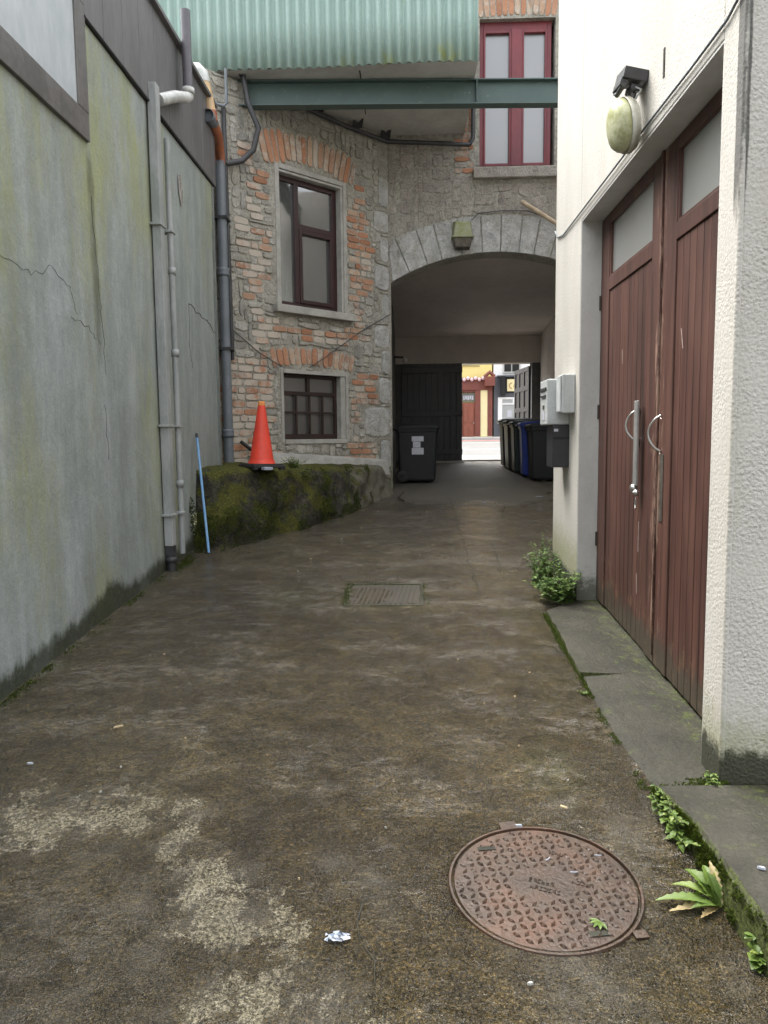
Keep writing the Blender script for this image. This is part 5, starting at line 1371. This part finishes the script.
def moss():
    r=random.Random(9); b=MB()
    def tuft(x,y,z,s,nrm=(0,0,1)):
        for k in range(r.randint(3,6)):
            a=r.uniform(0,6.28); d=Vector((math.cos(a)*.8,math.sin(a)*.8,r.uniform(.4,1)))+Vector(nrm)*.6
            L=s*r.uniform(.6,1.4); d.normalize(); sd=d.cross(Vector((r.random(),r.random(),r.random()))).normalized()*L*.35
            p=Vector((x,y,z)); b.add([p-sd,p+sd,p+d*L],[(0,1,2)])
    for i in range(2600):   # ledge face
        y=2.76-abs(r.gauss(0,.42)); 
        if y<1.3: continue
        u=r.random(); x=.975+.010*fbm(y*5,2,2)-.016*(1-u)-.04*sstep(2.5,2.76,y); z=lerp(G(y),.285,u)
        if fbm(x*9,y*9,z*9)+.25*u<-.05+.3*(2.76-y): continue
        tuft(x-.004,y,z,.010,(-1,0,0))
    for i in range(900):    # foot of the ledge end and near corner
        x=r.uniform(.93,1.22); y=2.77+abs(r.gauss(0,.035)); z=G(y)+.02+.05*sstep(1.0,1.2,x)
        tuft(x,y,z,.009)
    for i in range(1500):   # edge of the door slab
        y=r.uniform(3.7,5.1); x=.935+r.gauss(0,.012); 
        if fbm(y*4,3)<-.25: continue
        tuft(x,y,G(y)+.004,.009)
    for i in range(700):
        y=r.uniform(2.85,3.7); x=.925+r.gauss(0,.012)
        if fbm(y*5,7)<.05: continue
        tuft(x,y,G(y)+.003,.006)
    for i in range(900):   # drain edges
        s=r.random()
        if s<.6: x=-.49+r.gauss(0,.018);y=r.uniform(5.3,5.88)
        elif s<.8: x=r.uniform(-.49,-.1);y=5.88+r.gauss(0,.01)
        else: x=.11+r.gauss(0,.02); y=r.uniform(5.3,5.88)
        if fbm(x*12,y*12)<-.1: continue
        tuft(x,y,G(y)+.008,.007)
    for i in range(1500):   # foot of left wall
        y=r.uniform(3.3,7.0); x=-2.12+abs(r.gauss(0,.025))
        if fbm(y*3,11)<.0: continue
        tuft(x,y,G(y)+.002,.010)
    for i in range(500): # channel foot
        y=6.6+r.gauss(0,.12); x=-2.04+r.gauss(0,.03); tuft(x,y,G(y)+.003,.010)
    o=b.build('moss',M['mosst']); tag(o,kind='stuff')
    b=MB()
    for i in range(9000):   # moss cushions on the platform front
        t_=r.random(); pts=[(-2.1,7.04),(-1.9,7.08),(-1.6,7.52),(-1.22,8.10),(-.95,8.62),(-.72,9.2),(-.5,9.85)]
        k=min(5,int(t_*6)); f=t_*6-k; x=lerp(pts[k][0],pts[k+1][0],f); y=lerp(pts[k][1],pts[k+1][1],f)
        u=r.random(); z=lerp(G(y),1.30,u); X=x-.085*u**1.5; Y=y+.12*u**1.5
        if fbm(X*3,Y*3,z*3)-.1<-.05 : continue
        dn=.055*fbm(X*2.6,Y*2.6,z*2.6); tuft(X+dn*.8+.01,Y-dn*.8-.01,z,.014,(.6,-.8,0))
    o=b.build('moss',M['mosst']); tag(o,kind='stuff')
moss()

# ------------------------------------------------------------------ litter
def litter():
    r=random.Random(12)
    def gz(x,y): return G(y)+.010*fbm(x*.9,y*.7)+.0035*fbm(x*5,y*5,9)
    b=MB(); cx,cy=-.22,2.03; n=9; vs=[];fs=[]
    for i in range(n):
        for j in range(n):
            u,v=i/(n-1)-.5,j/(n-1)-.5; x=cx+u*.06+.01*r.uniform(-1,1); y=cy+v*.035+.006*r.uniform(-1,1)
            vs.append((x,y,gz(cx,cy)+.006+.018*abs(fbm(u*5,v*7,3))))
    for i in range(n-1):
        for j in range(n-1):
            if (i,j) in ((0,0),(n-2,0),(0,n-2),(7,7),(1,0)): continue
            fs.append((i*n+j,i*n+j+1,(i+1)*n+j+1,(i+1)*n+j))
    b.add(vs,fs,0,True); tag(b.build('crumpled_tissue',M['paper']),'crumpled white and blue scrap of paper lying in the foreground','litter')
    def chip(x,y,L,W,rot,mat,lab,z=None,nm='litter_scrap',grp=None):
        b=MB(); ca,sa=math.cos(rot),math.sin(rot); n=7; zz=(gz(x,y) if z is None else z)
        pts=[]
        for k in range(n):
            a=2*math.pi*k/n; q=r.uniform(.75,1.1); X=L/2*math.cos(a)*q; Y=W/2*math.sin(a)*q; pts.append((x+X*ca-Y*sa,y+X*sa+Y*ca))
        vs=[(p[0],p[1],zz+.001) for p in pts]+[(lerp(x,p[0],.85),lerp(y,p[1],.85),zz+.006+.003*r.random()) for p in pts]
        fs=[tuple(range(n,2*n))]+[(i,(i+1)%n,(i+1)%n+n,i+n) for i in range(n)]
        b.add(vs,fs); o=b.build(nm,mat); tag(o,lab,'litter',grp); return o
    chip(.385,2.60,.05,.014,0,M['paper'],'white paper sliver just beyond the rim of the manhole cover')
    chip(.58,2.73,.035,.014,-.6,M['tan'],'tan leaf scrap on concrete behind the manhole cover to the right')
    chip(-1.65,3.03,.035,.012,0,M['paper'],'small pale scrap near the left wall foot, closest to it')
    chip(-1.40,3.38,.06,.012,.7,M['tan'],'thin tan stick scrap on wet concrete near the left wall')
    chip(1.075,2.20,.030,.012,-.4,M['paper'],'small white chip lying on top of the ledge',.292)
    chip(1.81,10.34,.12,.03,0,M['paper'],'white paper strip on the ground beyond the white pier')
    chip(1.0,9.9,.05,.02,.3,M['paper'],'pale scrap on the ground before the archway')
    for i in range(24):
        y=r.choice([r.uniform(1.7,4.5),r.uniform(2,9.5)]); x=r.uniform(-1.9,.85)
        if math.hypot(x-.425,y-2.28)<.34: continue
        o=chip(x,y,r.uniform(.008,.02),r.uniform(.004,.009),r.uniform(0,3),r.choice([M['tan'],M['tan'],M['cement']]),'tiny pale chip scattered on the wet concrete',None,'litter_chip','tiny pale chips scattered on the concrete')
    for (x,y,a) in ((.45,2.39,.4),(.52,2.33,-.4),(.62,2.42,-.5)):
        b=MB(); z=G(y)+.016; b.tube([(x,y,z),(x+.012*math.cos(a),y+.012*math.sin(a),z+.002),(x+.024*math.cos(a+.4),y+.024*math.sin(a+.4),z)],.0016,5)
        tag(b.build('litter_chip',M['paper']),'thin white fibre lying on the rusty manhole cover','litter','thin white fibres on the manhole cover')
    b=MB()
    for k in range(5): a=R(150+k*35); leaf_geo(b,(.56,2.10,G(2.1)+.018),(math.cos(a),math.sin(a),.15),.035,.012,.2)
    tag(b.build('leaf_sprig',M['leafy']),'small green leaf sprig fallen on the manhole cover','leaf')
    b=MB(); b.tube([(-.16,10.25,.82),(-.12,10.2,.86),(-.15,10.1,.83),(-.08,10.0,.80)],.012,6); b.tube([(-.12,10.2,.86),(-.08,10.3,.90)],.009,6); tag(b.build('twig',M['iron']),'short dark broken twig on the ground by the arch corner','twig')
litter()
